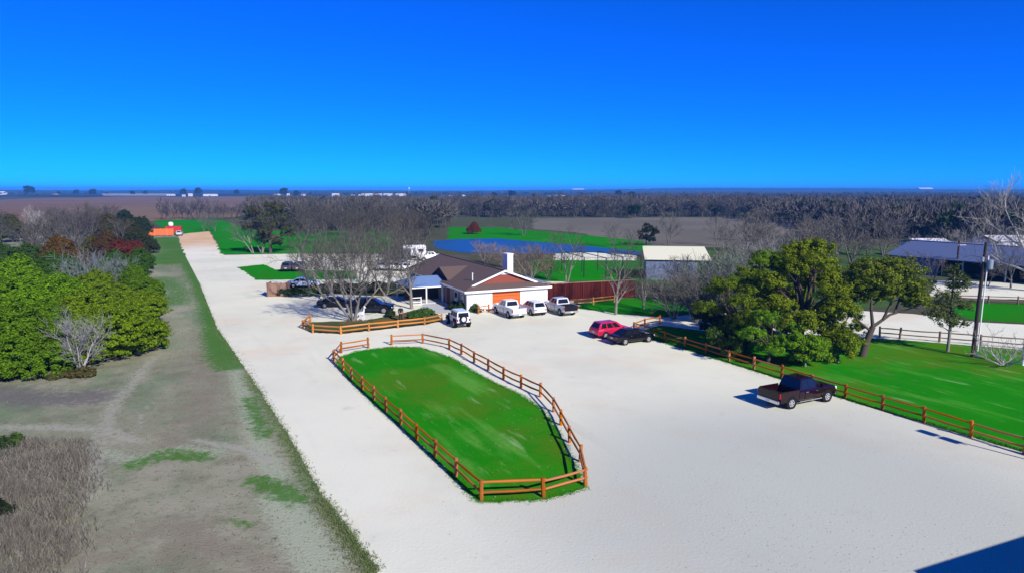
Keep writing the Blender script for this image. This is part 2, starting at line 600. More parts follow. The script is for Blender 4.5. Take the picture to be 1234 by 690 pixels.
# far hills: a low rolling rim
hv, hf = [], []
naz = 420
prof = [(4300, 0.0), (4700, .5), (5300, 1.0), (6200, .6), (7600, .0)]
for i in range(naz + 1):
    az = math.radians(-180 + 360 * i / naz)
    u = (math.degrees(az) + 62) / 124
    amp = 15 + 3.5 * math.sin(u * 9 + 1) + 2.5 * math.sin(u * 23) + 1.5 * math.sin(u * 61 + 2)
    amp += 11 * math.exp(-((u - 0.66) / 0.10) ** 2)
    for (r, k) in prof:
        hv.append((r * math.sin(az), r * math.cos(az), max(0.05, (amp + 1.0 * math.sin(i * 2.3 + r)) * k)))
for i in range(naz):
    for j in range(len(prof) - 1):
        a = i * len(prof) + j
        hf.append((a, a + 1, a + len(prof) + 1, a + len(prof)))
M['farground'] = layered('far_woodland', (0.034, 0.040, 0.030), [((0.055, 0.052, 0.045), 0.004, 0.45, 0.6, None, 0.8),
                                                                  ((0.020, 0.028, 0.018), 0.03, 0.45, 0.6, (0.1, 0.2), 0.8), ((0.16, 0.15, 0.10), 0.0025, 0.62, 0.68, (0.15, 0.1), 0.6)])
tag(link('hills', npmesh('hills', hv, hf, M['farground'])), kind='structure')
fgv, fgf = [], []
for i in range(61):
    az = math.radians(-60 + 2 * i)
    for rr0 in (1750, 2600, 4000, 5200, 7400):
        rr1 = rr0 * (1 + (.08 * math.sin(i * 1.7) if rr0 == 1750 else 0))
        fgv.append((rr1 * math.sin(az), rr1 * math.cos(az), 0.03))
for i in range(60):
    for j in range(4):
        a = i * 5 + j
        fgf.append((a, a + 1, a + 6, a + 5))
tag(link('far_woodland', npmesh('far_woodland', fgv, fgf, M['farground'])), kind='structure')

# the drive and parking lot
road_left = [(9, -3), (-5.32, 25.16), (-7.26, 28.48), (-9.27, 31.78), (-14.16, 41.1), (-21.73, 54.79), (-32.4, 73.64), (-51.45, 111.18),
             (-76, 158)]
lot = road_left + P((268, 307.5), (345, 306), (420, 306), (530, 306), (560, 322)) + [(9, 112), (9, 96)] + \
    P((690, 367), (720, 369), (742, 378), (800, 382), (830, 379), (900, 376), (1000, 372), (1100, 378), (1180, 388), (1300, 394)) + \
    P((1300, 427), (1234, 421), (1085, 409), (960, 402), (860, 400), (795, 391.5), (768, 400), (785, 408)) + \
    [(15.95 * 1.25, 45.1 * 1.25), (19.79 * 1.25, 37.15 * 1.25), (29.58, 37.68), (37, 22), (56, -14), (30, -22)]
sheet('gravel_lot', lot, 0.012, M['gravel'], amp=0.07, step=0.3, seed=3)
sheet('tan_track', [(-76, 158)] + P((217, 292), (213, 279), (253, 279), (262, 296), (270, 307.5)), 0.016, M['tan'], amp=0.35, step=1.2, seed=4)
sheet('gravel_road', P((1130, 338), (1300, 343), (1300, 362), (1200, 360), (1120, 357)), 0.012, M['gravel'], amp=0.2, seed=5)
# lawns
isl_base = P((580, 602.2), (655, 598.8), (705.5, 585), (699, 556), (686.5, 533), (676, 512), (667.5, 496), (651, 478), (628, 467), (607, 456.5),
             (588.7, 446), (571.6, 436.7), (556, 427), (541.7, 420), (509.7, 413.7), (472, 415.5))
isl_gap = P((444, 419.3), (411.3, 425), (402.6, 435), (413.7, 446), (424, 457), (436.7, 469.4), (450.6, 482), (465, 495.8), (483, 511.5),
            (502.4, 530), (524.3, 550.4), (549.4, 573.7))
lawn_poly = P((576, 605), (655, 602), (706, 588), (690, 556), (676, 527), (664, 506), (648, 489), (625, 474), (600, 463), (570, 447), (545, 431),
              (505, 418), (468, 418), (430, 423), (410, 430), (405, 437), (420, 455), (447, 482), (480, 511), (521, 550), (547, 575))
sheet('island_lawn', lawn_poly, 0.02, M['lawn'], amp=0.13, step=0.25, seed=6)
right_lawn = P((764, 400.5), (795, 392.5), (860, 401), (960, 403), (1085, 409.5), (1234, 421.5), (1320, 429)) + [(80, 40), (58, -12)] + \
    [(37.4, 22), (29.9, 37.68), (19.79 * 1.25 + .3, 37.15 * 1.25), (15.95 * 1.25 + .2, 45.1 * 1.25)] + P((786, 408),)
sheet('right_lawn', right_lawn, 0.02, M['lawn'], amp=0.2, step=0.35, seed=7)
sheet('tree_lawn', P((690, 371), (712, 362.5), (760, 359), (815, 361), (835, 374), (800, 381), (742, 377), (716, 374)), 0.02, M['farlawn'], amp=.2, step=.5, seed=8)
sheet('green_strip', P((1150, 364), (1300, 367), (1320, 392), (1180, 386), (1150, 380)), 0.02, M['farlawn'], amp=.25, step=.7, seed=9)
sheet('islet_lawn', P((286, 322), (318, 318.5), (332, 325), (430, 326.5), (430, 336.5), (309, 337.5)), 0.02, M['farlawn'], amp=.25, step=.7, seed=10)
bed_poly = P((373, 388), (366, 395.5), (377, 400.5), (411, 402), (444.5, 398.5), (479.5, 394.5), (511.6, 391), (532, 387), (528, 378), (500, 373),
             (480, 379), (440, 385.5))
sheet('tree_bed', bed_poly, 0.03, M['bed'], amp=.12, step=.4, seed=12)
sheet('mulch_bed', P((336, 351), (345, 341), (420, 343), (505, 345), (502, 357), (440, 356)), 0.02, M['bed'], amp=.2, step=.5, seed=13)
sheet('walkway', P((506, 372), (512, 364), (548, 362), (556, 374), (530, 377.5)), 0.035, M['concrete'], amp=0, seed=1)
# far greens, pond, fields
sheet('left_meadow', P((185, 266), (262, 264), (300, 276), (380, 280), (470, 276), (480, 304.5), (345, 305.5), (268, 306.5), (253, 278.5), (205, 284)), 0.02,
      M['farlawn'], amp=.8, step=3, seed=14)
sheet('pond_bank', P((540, 274), (600, 274), (700, 283), (775, 291), (790, 299), (760, 305), (700, 298), (640, 292), (540, 296)), 0.03, M['farlawn'], amp=.8, step=3, seed=15)
sheet('net_lawn', P((640, 313), (676, 312), (756, 312), (800, 316), (800, 339), (640, 339)), 0.02, M['farlawn'], amp=.3, step=1, seed=16)
sheet('pale_beach', P((668, 306), (690, 305), (715, 304.5), (740, 306), (766, 308), (766, 314), (668, 313.5)), 0.028, M['gravel'], amp=.4, step=1.5, seed=17)
sheet('scrub_ground', P((800, 298), (1080, 296), (1080, 371), (840, 372), (800, 345)), 0.012, M['olive'], amp=.5, step=2, seed=18)
mw = bpy.data.materials.new('pond_water')
mw.use_nodes = True
pw = mw.node_tree.nodes['Principled BSDF']
pw.inputs['Base Color'].default_value = (0.018, 0.085, 0.20, 1)
pw.inputs['Roughness'].default_value = 0.38
pw.inputs['Specular IOR Level'].default_value = 0.3
nb = mw.node_tree.nodes.new('ShaderNodeTexNoise')
nb.inputs['Scale'].default_value = 1.2
bp_ = mw.node_tree.nodes.new('ShaderNodeBump')
bp_.inputs['Strength'].default_value = 0.7
mw.node_tree.links.new(nb.outputs[0], bp_.inputs['Height'])
mw.node_tree.links.new(bp_.outputs[0], pw.inputs['Normal'])
sheet('pond', P((520, 291), (550, 288.5), (600, 287.5), (640, 291), (680, 294.5), (730, 299), (768, 303), (774, 307.5), (740, 306), (715, 304), (690, 304.5), (668, 306), (640, 306.5), (560, 305), (525, 300)), 0.04, mw,
      amp=.5, step=2, seed=19)
sheet('ploughed_field', P((640, 263), (900, 262), (1010, 268), (900, 298), (790, 298), (700, 281), (640, 276)), 0.02, M['plough'], amp=1.5, step=6, seed=20)
sheet('reddish_field', P((-60, 243), (60, 238.5), (130, 236.3), (240, 236.3), (335, 237.5), (345, 250), (280, 262), (180, 267), (-60, 275)), 0.02, M['redfield'], amp=2, step=15,
      seed=21)
sheet('stubble_field', P((122, 233.3), (200, 233.3), (205, 236), (125, 236)), 0.05, M['palefield'], amp=4, step=40, seed=22)
sheet('far_pasture', P((335, 237.6), (420, 236.5), (560, 237), (700, 238), (715, 241), (560, 244), (345, 243)), 0.04, M['greenfield'], amp=4, step=25, seed=23)
sheet('pale_pasture', P((340, 238.6), (385, 238.4), (480, 240), (480, 243.5), (400, 243.5)), 0.08, M['palefield'], amp=2, step=15, seed=24)

# dry verge left of the drive: own colours vary patch by patch
RD0 = np.array([-5.32, 25.16])
RDD = np.array([-0.463, 0.886])
RDN = np.array([-0.886, -0.463])          # away from the drive, to the left


def strokes():
    S = []   # (kind, points, halfwidth m, strength)
    S.append(('g', P((212, 292), (238, 330), (255, 360), (268, 395), (276, 430)), 2.4, 1.3))
    S.append(('g', P((262, 400), (280, 440)), 1.8, 1.5))
    S.append(('g', P((200, 288), (225, 300), (210, 315)), 8.0, 1.3))
    S.append(('g', P((300, 455), (330, 500), (365, 560), (392, 600)), .9, .65))
    S.append(('g', P((160, 560), (200, 545), (245, 550)), 1.0, 0.9))
    S.append(('g', P((185, 548), (235, 552)), 0.6, 1.0))
    S.append(('g', P((310, 578), (355, 600)), 0.9, 1.1))
    S.append(('g', P((300, 480), (318, 525)), 0.8, .9))
    S.append(('g', P((195, 335), (215, 350), (210, 365)), 3.0, .8))
    S.append(('g', P((275, 628), (300, 632)), 0.4, 0.8))
    S.append(('c', P((282, 440), (298, 490), (315, 540), (335, 575)), 0.9, 0.9))
    S.append(('c', P((338, 600), (362, 640), (385, 680)), 1.2, 1.2))
    S.append(('c', P((125, 545), (160, 555), (215, 540), (260, 545)), 0.9, 0.8))
    S.append(('c', P((190, 330), (215, 345), (225, 420)), 3.0, 0.5))
    S.append(('p', P((-30, 515), (60, 514), (125, 517), (160, 530)), 0.8, 0.9))
    S.append(('p', P((108, 600), (116, 545), (135, 490), (165, 455), (185, 430)), 0.7, 0.8))
    S.append(('p', P((235, 530), (290, 540), (330, 556)), 0.45, 1.0))
    S.append(('p', P((165, 520), (172, 495), (185, 485)), 0.25, 0.7))
    S.append(('p', P((420, 655), (445, 690)), 0.5, 0.7))
    S.append(('v', P((-20, 470), (40, 480), (110, 478)), 2.6, 1.0))
    S.append(('v', P((-20, 560), (50, 560), (90, 560)), 2.4, 1.0))
    S.append(('t', P((120, 660), (220, 640), (300, 690)), 2.5, 0.8))
    S.append(('t', P((235, 400), (245, 470), (220, 540)), 2.2, 0.8))
    return S


us = np.concatenate([np.arange(-8, 60, 0.4), np.arange(60, 130, 0.8), np.arange(130, 262, 2.0)])
vs2 = np.concatenate([np.arange(-0.6, 30, 0.4), np.arange(30, 72, 1.5)])
UU, VVv = np.meshgrid(us, vs2, indexing='ij')
XY = RD0 + UU[..., None] * RDD + VVv[..., None] * RDN
Pxy = XY.reshape(-1, 2)
att = {k: np.zeros(len(Pxy)) for k in 'gcpvt'}
for kind, pts, hw, st in strokes():
    pts = np.array(pts)
    best = np.full(len(Pxy), 1e9)
    for a, b in zip(pts[:-1], pts[1:]):
        d = b - a
        t = np.clip(((Pxy - a) @ d) / (d @ d), 0, 1)
        best = np.minimum(best, np.hypot(*(Pxy - (a + t[:, None] * d)).T))
    att[kind] = np.maximum(att[kind], st * np.exp(-(best / hw) ** 2))
nu, nv_ = UU.shape
idx = np.arange(nu * nv_).reshape(nu, nv_)
F = np.stack([idx[:-1, :-1], idx[:-1, 1:], idx[1:, 1:], idx[1:, :-1]], -1).reshape(-1, 4)
V3 = np.c_[Pxy, np.full(len(Pxy), 0.006)]
me = npmesh('dry_verge', V3, F, [])
ca = me.attributes.new('patch_a', 'FLOAT_COLOR', 'POINT')
ca.data.foreach_set('color', np.c_[att['g'], att['c'], att['p'], np.ones(len(Pxy))].astype(np.float32).ravel())
cb_ = me.attributes.new('patch_b', 'FLOAT_COLOR', 'POINT')
cb_.data.foreach_set('color', np.c_[att['v'], att['t'], att['p'] * 0, np.ones(len(Pxy))].astype(np.float32).ravel())
mv = layered('dry_verge', (0.250, 0.255, 0.160), [((0.33, 0.31, 0.21), 0.10, 0.42, 0.62, None, 0.9),
                                                  ((0.150, 0.215, 0.110), 0.16, 0.46, 0.62, (2.5, ROADANG - math.pi / 2), 0.75), ((0.17, 0.165, 0.10), 0.45, 0.5, 0.68, None, 0.6),
                                                  ((0.09, 0.085, 0.065), 2.5, 0.52, 0.75, None, 0.6),
                                                  ((0.34, 0.33, 0.25), 5.0, 0.60, 0.8, None, 0.5)], bump=0.4, bscale=7)
N, L = mv.node_tree.nodes, mv.node_tree.links
pb = N['Principled BSDF']
cur = pb.inputs['Base Color'].links[0].from_socket
tc = N.new('ShaderNodeTexCoord')
for an, ch, c, ns in (('patch_b', 0, (0.150, 0.135, 0.125), 1.2), ('patch_b', 1, (0.235, 0.205, 0.140), 0.6), ('patch_a', 1, (0.37, 0.41, 0.27), 4.5),
                      ('patch_a', 0, (0.045, 0.165, 0.012), 2.0), ('patch_a', 2, (0.36, 0.35, 0.265), 2.2)):
    at_ = N.new('ShaderNodeAttribute')
    at_.attribute_name = an
    sp = N.new('ShaderNodeSeparateColor')
    L.new(at_.outputs['Color'], sp.inputs[0])
    nz = N.new('ShaderNodeTexNoise')
    nz.inputs['Scale'].default_value = ns
    nz.inputs['Detail'].default_value = 7
    nz.inputs['Roughness'].default_value = 0.7
    L.new(tc.outputs['Object'], nz.inputs['Vector'])
    ad = N.new('ShaderNodeMath')
    ad.operation = 'MULTIPLY_ADD'
    L.new(nz.outputs[0], ad.inputs[0])
    ad.inputs[1].default_value = 2.6
    ad.inputs[2].default_value = -1.55
    a2 = N.new('ShaderNodeMath')
    a2.operation = 'ADD'
    L.new(sp.outputs[ch], a2.inputs[0])
    L.new(ad.outputs[0], a2.inputs[1])
    mr = N.new('ShaderNodeMapRange')
    mr.interpolation_type = 'SMOOTHSTEP'
    mr.inputs[1].default_value = 0.0
    mr.inputs[2].default_value = 0.75
    mr.inputs[4].default_value = 0.85
    L.new(a2.outputs[0], mr.inputs[0])
    mx = N.new('ShaderNodeMixRGB')
    L.new(mr.outputs[0], mx.inputs[0])
    L.new(cur, mx.inputs[1])
    mx.inputs[2].default_value = (*c, 1)
    cur = mx.outputs[0]
L.new(cur, pb.inputs['Base Color'])
me.materials.append(mv)
tag(link('dry_verge', me), kind='structure')

exec_marker = None
# ------------------------------------------------------------------ fences
def split_fence(name, label, base, m, height=1.05, spacing=3.05, resample=True, rails=2, pr=0.105, rr=0.072, closed=False, group=None):
    pts = [Vector((x, y, 0)) for x, y in base]
    if resample:
        out = [pts[0]]
        for a, b in zip(pts[:-1], pts[1:]):
            n = max(1, round((b - a).length / spacing))
            for k in range(1, n + 1):
                out.append(a.lerp(b, k / n))
        pts = out
    root = thing(name, label, 'fence', pts[0], 0, group)
    o = pts[0]
    for i, p in enumerate(pts):
        q = p - o
        hgt = height * R.uniform(.96, 1.05)
        lx, ly = R.uniform(-.06, .06), R.uniform(-.06, .06)
        mb = MB()
        a = R.random()
        mb.tube([q + Vector((0, 0, -.05)), q + Vector((lx * .5, ly * .5, hgt * .5)), q + Vector((lx, ly, hgt))], [pr * 1.05, pr, pr * .95], 7)
        mb.build('post', m, root)
        if i < len(pts) - 1:
            r = pts[i + 1] - o
            d = (r - q).normalized()
            for k in range(rails):
                z = height * (.42 + .44 * k) if rails == 2 else height * (.25 + .3 * k)
                mb = MB()
                mb.beam(q - d * .12 + Vector((0, 0, z + R.uniform(-.04, .04))), r + d * .12 + Vector((0, 0, z + R.uniform(-.04, .04))), rr, rr, 0, .75)
                mb.build('rail', m, root)
    return root


isl_line = isl_base[::-1]       # from the gap at the top, down the right side, along the front
isl_left = isl_gap + [isl_base[0]]
# one fence: right side and front, then the left side up to the gap
full = [isl_base[-1 - i] for i in range(len(isl_base))] + [isl_gap[i] for i in range(len(isl_gap) - 1, -1, -1)]
split_fence('split_rail_fence', 'long orange split rail fence looping round the oval green lawn island', full, M['wood_fence'], resample=False)
rf = P((795, 390.5), (777, 394.5), (764, 399.5), (787, 406.5)) + P((801.6, 411), (1234, 546.5)) + [(37.2, 22.5)]
split_fence('split_rail_fence', 'long split rail fence between the gravel lot and the right lawn with oaks', rf, M['wood_fence'])
split_fence('split_rail_fence', 'low golden rail fence curving round the tree bed with white statue',
            P((374, 388.5), (365, 395.7), (377, 401), (411, 402.6), (444.5, 399), (479.5, 395), (511.6, 391.4), (532, 387.4)), M['wood_bed'], height=.95, resample=False, rr=.1, pr=.115)
split_fence('split_rail_fence', 'very short rail fence piece beside white pickup at orange garage door', P((576.5, 378), (589, 376)), M['wood_fence'], height=1.0)
split_fence('split_rail_fence', 'golden rail fence in front of the dark red wooden wall', P((684, 369), (715, 367), (740, 364)), M['wood_bed'], height=1.0, resample=False)
split_fence('split_rail_fence', 'weathered brown rail fence along far edge of right lawn', P((1060, 406), (1084, 408), (1234, 420.5), (1300, 426)), M['wood_grey'], height=1.15)
split_fence('split_rail_fence', 'distant rail fence behind the green strip by open fronted shed', P((1150, 364), (1191, 365.5), (1300, 370)), M['wood_grey'], height=1.1)


# ------------------------------------------------------------------ house
E1 = Vector((0.907, 0.421, 0))
E2 = Vector((-0.421, 0.907, 0))
HO = Vector((-5.6, 83.5, 0))
HRZ = math.atan2(E1.y, E1.x)


def part(root, name, m, boxes, bevel=0):
    mb = MB()
    for b in boxes:
        mb.box(b[:3], b[3:])
    return mb.build(name, m, root, bevel=bevel)


def house():
    h = thing('house', 'long white house with brown shingle roof, white chimney and orange garage door', 'house', HO, HRZ)
    W, Lh, ev, sl_ = 11.3, 26.0, 2.62, 0.364
    rx, rz_ = W / 2, ev + (W / 2 + .4) * sl_
    # walls
    mb = MB()
    mb.box((0, 0, 0), (3.45, .25, ev))
    mb.box((7.35, 0, 0), (W, .25, ev))
    mb.box((3.45, 0, 2.35), (7.35, .25, ev))
    mb.box((W - .25, .25, 0), (W, Lh, ev))
    mb.box((.25, Lh - .25, 0), (W - .25, Lh, ev))
    wall = mb.build('wall', M['siding'], h)
    part(h, 'side_wall', mat('shade_grey_wall', (.24, .21, .19), .9, var=.35, scale=2.2, bump=.3), [(0, .25, 0, .25, Lh, ev)])  # white wall in shade: the shade is put into this grey colour
    # roof shells
    def zr(x):
        return ev + (min(x, W - x) + .4) * sl_
    mb = MB()
    x0, x1, y0, y1 = -.4, W + .4, -.4, Lh + .4
    A = [(x0, y0), (1.2, 1.2), (1.2, .9), (rx, .9), (rx, y1), (x0, y1)]
    mb.slab([(x, y, zr(x)) for x, y in A], .12)
    Bq = [(x1, y0), (x1, y1), (rx, y1), (rx, .9), (W - 1.2, .9), (W - 1.2, 1.2)]
    mb.slab([(x, y, zr(x)) for x, y in Bq], .12)
    mb.slab([(x0, y0, ev), (x1, y0, ev), (W - 1.2, 1.2, ev + 1.6 * sl_), (1.2, 1.2, ev + 1.6 * sl_)], .12)
    roof = mb.build('roof', M['roof'], h)
    # ridge cap
    part(h, 'ridge_cap', M['roof'], [(rx - .13, .85, rz_ - .02, rx + .13, y1, rz_ + .05)])
    # front gable, with louvre
    mb = MB()
    mb.slab([(1.25, 1.21, zr(1.25) - .1), (W - 1.25, 1.21, zr(1.25) - .1), (rx, 1.21, rz_ - .12)], 0)
    mb = MB()
    g = [(1.3, zr(1.3) - .13), (W - 1.3, zr(1.3) - .13), (rx, rz_ - .14)]
    mb.add([(x, 1.22, z) for x, z in g] + [(x, 1.4, z) for x, z in g], [(0, 1, 2), (5, 4, 3), (0, 3, 4, 1), (1, 4, 5, 2), (2, 5, 3, 0)])
    gable = mb.build('gable', M['redbrick'], h)
    mb = MB()
    lv = [(rx - 1.1, rz_ - .56), (rx + 1.1, rz_ - .56), (rx, rz_ - .17)]
    mb.add([(x, 1.18, z) for x, z in lv] + [(x, 1.22, z) for x, z in lv], [(0, 1, 2), (5, 4, 3), (0, 3, 4, 1), (1, 4, 5, 2), (2, 5, 3, 0)])
    mb.build('louvre', M['trim'], gable)
    # rake and eave trims
    mb = MB()
    for sgn in (0, 1):
        a = Vector((1.0 if not sgn else W - 1.0, .86, zr(1.0) - .06))
        b = Vector((rx, .86, rz_ - .02))
        mb.slab([a + Vector((0, -.05, .08)), b + Vector((0, -.05, .08)), b + Vector((0, .03, .08)), a + Vector((0, .03, .08))], .24)
    mb.build('rake_trim', M['trim'], h)
    mb = MB()
    mb.box((x0 - .02, y0 - .06, ev - .24), (x1 + .02, y0 - .002, ev + .03))
    mb.box((x0 - .06, y0, ev - .2), (x0 - .002, y1, ev + .02))
    mb.box((x1 + .002, y0, ev - .2), (x1 + .06, y1, ev + .02))
    mb.build('fascia', M['trim'], h)
    # soffit closing eaves
    part(h, 'soffit', M['trim'], [(x0, y0, ev - .2, x1, -.003, ev - .17), (x0, .003, ev - .2, -.003, y1, ev - .17)])
    # garage door with four panels
    gd = MB()
    for k in range(4):
        gd.box((3.46, .08, .02 + .58 * k), (7.34, .15, .58 * (k + 1)))
    gdo = gd.build('garage_door', M['orangedoor'], h, bevel=.012)
    # side door and windows facing left
    d = part(h, 'door', M['reddoor'], [(-.05, 6.2, .05, -.003, 7.3, 2.15)])
    part(d, 'handle', M['chrome'], [(-.1, 6.3, 1.0, -.05, 6.36, 1.15)])
    for t0, t1 in ((3.2, 4.4), (1.2, 2.0)):
        f = part(h, 'window', M['trim'], [(-.05, t0, .9, -.003, t0 + .08, 2.1), (-.05, t1 - .08, .9, -.003, t1, 2.1), (-.05, t0 + .08, 2.02, -.003, t1 - .08, 2.1),
                                         (-.05, t0 + .08, .9, -.003, t1 - .08, .98)])
        part(f, 'pane', M['glass'], [(-.03, t0 + .08, .98, -.006, t1 - .08, 2.02)])
    for t0 in (17.5, 21.0):
        f = part(h, 'window', M['trim'], [(-.05, t0, .9, -.003, t0 + .08, 2.1), (-.05, t0 + 1.3, .9, -.003, t0 + 1.38, 2.1)])
        part(f, 'pane', M['glass'], [(-.03, t0 + .08, .95, -.006, t0 + 1.3, 2.05)])
    # chimney on the right slope
    c = MB()
    c.box((8.0, 5.4, 2.9), (8.85, 6.9, 6.35))
    ch = c.build('chimney', M['siding'], h)
    part(ch, 'chimney_cap', M['trim'], [(7.93, 5.33, 6.35, 8.92, 6.97, 6.47)])
    # vent pipe
    v = MB()
    v.lathe([(.07, 0), (.07, .95), (.1, .95), (.1, 1.05)], 10, 'z', mtx=Matrix.Translation((2.0, 3.1, zr(2.0) - .1)))
    v.build('vent_pipe', M['trim'], h)
    # dormer over the porch: gable face looking left, its shade put into the dark colour
    zd = 3.15
    mb = MB()
    ym, hw, zt = 11.45, 3.3, 4.45
    xb = lambda z: (z - ev) / sl_ - .4
    A0, A1, AP = (.35, ym - hw, zd - .05), (.35, ym + hw, zd - .05), (.35, ym, zt)
    mb.slab([A0, AP, (xb(zt) + .2, ym, zt), (xb(zd) + .15, ym - hw, zd - .05)], .1)
    mb.slab([AP, A1, (xb(zd) + .15, ym + hw, zd - .05), (xb(zt) + .2, ym, zt)], .1)
    dm = mb.build('dormer', M['roof'], h)
    mb = MB()
    mb.add([(.5, ym - hw + .35, zd - .05), (.5, ym + hw - .35, zd - .05), (.5, ym, zt - .16), (.7, ym - hw + .35, zd - .05), (.7, ym + hw - .35, zd - .05), (.7, ym, zt - .16)],
           [(0, 1, 2), (5, 4, 3), (0, 3, 4, 1), (1, 4, 5, 2), (2, 5, 3, 0)])
    mb.build('dormer_gable', mat('shade_dark_boards', (0.06, 0.03, 0.03), 0.85, var=.2), dm)
    # porch to the left with blue metal roof
    mb = MB()
    mb.slab([(-4.9, 8.0, 2.3), (.35, 8.0, 2.3), (.35, 11.6, 3.3), (-3.3, 11.6, 3.3)], .1)
    mb.slab([(-3.3, 11.6, 3.3), (.35, 11.6, 3.3), (.35, 15.2, 2.3), (-4.9, 15.2, 2.3)], .1)
    mb.slab([(-4.9, 8.0, 2.3), (-3.3, 11.6, 3.3), (-4.9, 15.2, 2.3)], .1)
    mb.build('porch_roof', M['bluemetal'], h)
    part(h, 'porch_fascia', M['trim'], [(-4.94, 7.94, 2.16, -.1, 7.997, 2.3)])
    for k, (x, y) in enumerate(((-4.7, 8.2), (-2.6, 8.2), (-.35, 8.2), (-4.7, 15), (-2.5, 15))):
        part(h, 'porch_post', M['trim'], [(x - .08, y - .08, 0, x + .08, y + .08, 2.2)])
    part(h, 'railing', M['trim'], [(-4.6, 8.16, .85, -3.3, 8.24, .95), (-4.6, 8.16, .3, -3.3, 8.24, .38), (-3.4, 8.14, 0, -3.3, 8.26, 1.0)])
    part(h, 'porch_floor', M['concrete'], [(-4.85, 8.05, 0, -.003, 15.1, .12)])
    part(h, 'porch_back_wall', M['shadepit'], [(-4.8, 11.0, .12, -.003, 11.2, 2.25)])  # coloured near-black for the shade under the porch roof
    # lean-to at the right
    part(h, 'side_room', M['redwood'], [(W + .003, 5.2, 0, W + 3.0, 12, 2.1)])
    mb = MB()
    mb.slab([(W + .42, 4.9, 2.45), (W + 3.3, 4.9, 2.2), (W + 3.3, 12.3, 2.2), (W + .42, 12.3, 2.45)], .1)
    mb.build('side_roof', mat('grey_felt_roof', (0.22, 0.23, 0.28), .9, var=.15), h)
    return h


house()

# dark red board wall right of the house
wa, wb = Vector((4.75, 91.2, 0)), Vector((17.4, 95.4, 0))
wall_rz = math.atan2((wb - wa).y, (wb - wa).x)
wl = (wb - wa).length
rw = thing('board_wall', 'tall dark red wooden board wall running right from the house', 'wall', wa, wall_rz)
mb = MB()
x = 0
rr_ = random.Random(5)
panels = []
while x < wl - .01:
    w_ = min(.2, wl - x)
    mb.box((x + .004, 0 + rr_.uniform(-.012, .012), 0), (x + w_ - .004, .07, 2.42 + rr_.uniform(-.02, .02)))
    x += w_
mb.build('boards', mat('dark_red_boards', (0.040, 0.010, 0.008), .9, spec=0.05, col2=(0.095, 0.016, 0.012), scale=.35, stretch=(3, 1, .05), island=.35), rw)
part(rw, 'cap_rail', mat('faded_red_cap', (.36, .16, .13), .8, var=.15), [(-.05, -.1, 2.46, wl + .05, .17, 2.53)])
for k in range(6):
    part(rw, 'post', M['redwood'], [(k * wl / 5 - .07, -.1, 0, k * wl / 5 + .07, -.014, 2.455)])
mb = MB()
x = .08
while x < 5:
    mb.box((wl - .03, x, 0), (wl + .04, x + .19, 2.42))
    x += .2
mb.build('return_boards', mat('sunlit_red_boards', (0.20, 0.045, 0.028), .8, col2=(0.28, 0.08, 0.05), scale=.5, island=.25), rw)  # end boards coloured lighter than the rest to look sunlit

# cream-roofed shed by the pond
sp = G(778, 337)
sh = thing('shed', 'blue grey shed with broad cream white roof beyond the red wall', 'shed', (sp[0], sp[1], 0), -0.15)
part(sh, 'wall', M['palebluewall'], [(0, 0, 0, 8.4, 9, 3.45)])
mb = MB()
mb.slab([(-.3, -.4, 3.55), (10.6, -.4, 3.55), (10.6, 9.4, 4.95), (-.3, 9.4, 4.95)], .12)
mb.build('roof', M['creamroof'], sh)
part(sh, 'post', M['greymetal'], [(10.3, 0, 0, 10.45, .15, 3.45)])
part(sh, 'post', M['greymetal'], [(10.3, 8.8, 0, 10.45, 8.95, 4.75)])
part(sh, 'door', M['bluewall'], [(5.2, -.05, 0, 7.4, -.003, 2.6)])

# long blue-roofed open shed on the right
bl, br = Vector((*G(1068, 326), 0)), Vector((*G(1300, 349), 0))
brz = math.atan2((br - bl).y, (br - bl).x)
bw = (br - bl).length
bb = thing('metal_barn', 'long blue roofed metal barn with dark open front at right edge', 'barn', bl, brz)
mb = MB()
mb.slab([(-.4, -.4, 3.0), (bw, -.4, 3.0), (bw, 9, 5.3), (-.4, 9, 5.3)], .15)
mb.slab([(-.4, 9, 5.3), (bw, 9, 5.3), (bw, 18.4, 3.0), (-.4, 18.4, 3.0)], .15)
mb.build('roof', M['bluewall'], bb)
part(bb, 'ridge_cap', mat('pale_blue_cap', (.45, .5, .65), .5), [(-.4, 8.7, 5.32, bw, 9.3, 5.42)])
part(bb, 'wall', M['shadepit'], [(0, 17.6, 0, bw, 17.8, 2.9), (0, 0, 0, .2, 17.6, 2.9), (bw - .2, 0, 0, bw, 17.6, 2.9), (.2, 9, 0, bw - .2, 9.2, 2.9)])  # walls coloured near-black for the shade behind the open front
part(bb, 'front_panel', M['bluewall'], [(.2, .02, 0, 9, .15, 2.8)])
for k in range(2, 9):
    part(bb, 'post', M['greymetal'], [(k * bw / 9 - .1, -.1, 0, k * bw / 9 + .1, .0, 2.84)])
for (px_, w_, hh, lb_) in ((1130, 7, 3.2, 'small white shed peeking over the blue barn ridge'), (1240, 14, 3.9, 'white shed behind the blue barn at right edge')):
    wx = (px_ - 617) / FPX * 150
    w2 = thing('shed', lb_, 'shed', (wx - w_ / 2, 150, 0), 0)
    part(w2, 'wall', M['farwhite'], [(0, 0, 0, w_, 8, hh)])
    mb = MB()
    mb.slab([(-.4, -.4, hh), (w_ + .4, -.4, hh), (w_ + .4, 4, hh + 1.0), (-.4, 4, hh + 1.0)], .12)
    mb.slab([(-.4, 4, hh + 1.0), (w_ + .4, 4, hh + 1.0), (w_ + .4, 8.4, hh), (-.4, 8.4, hh)], .12)
    mb.build('roof', M['farwhite'], w2)

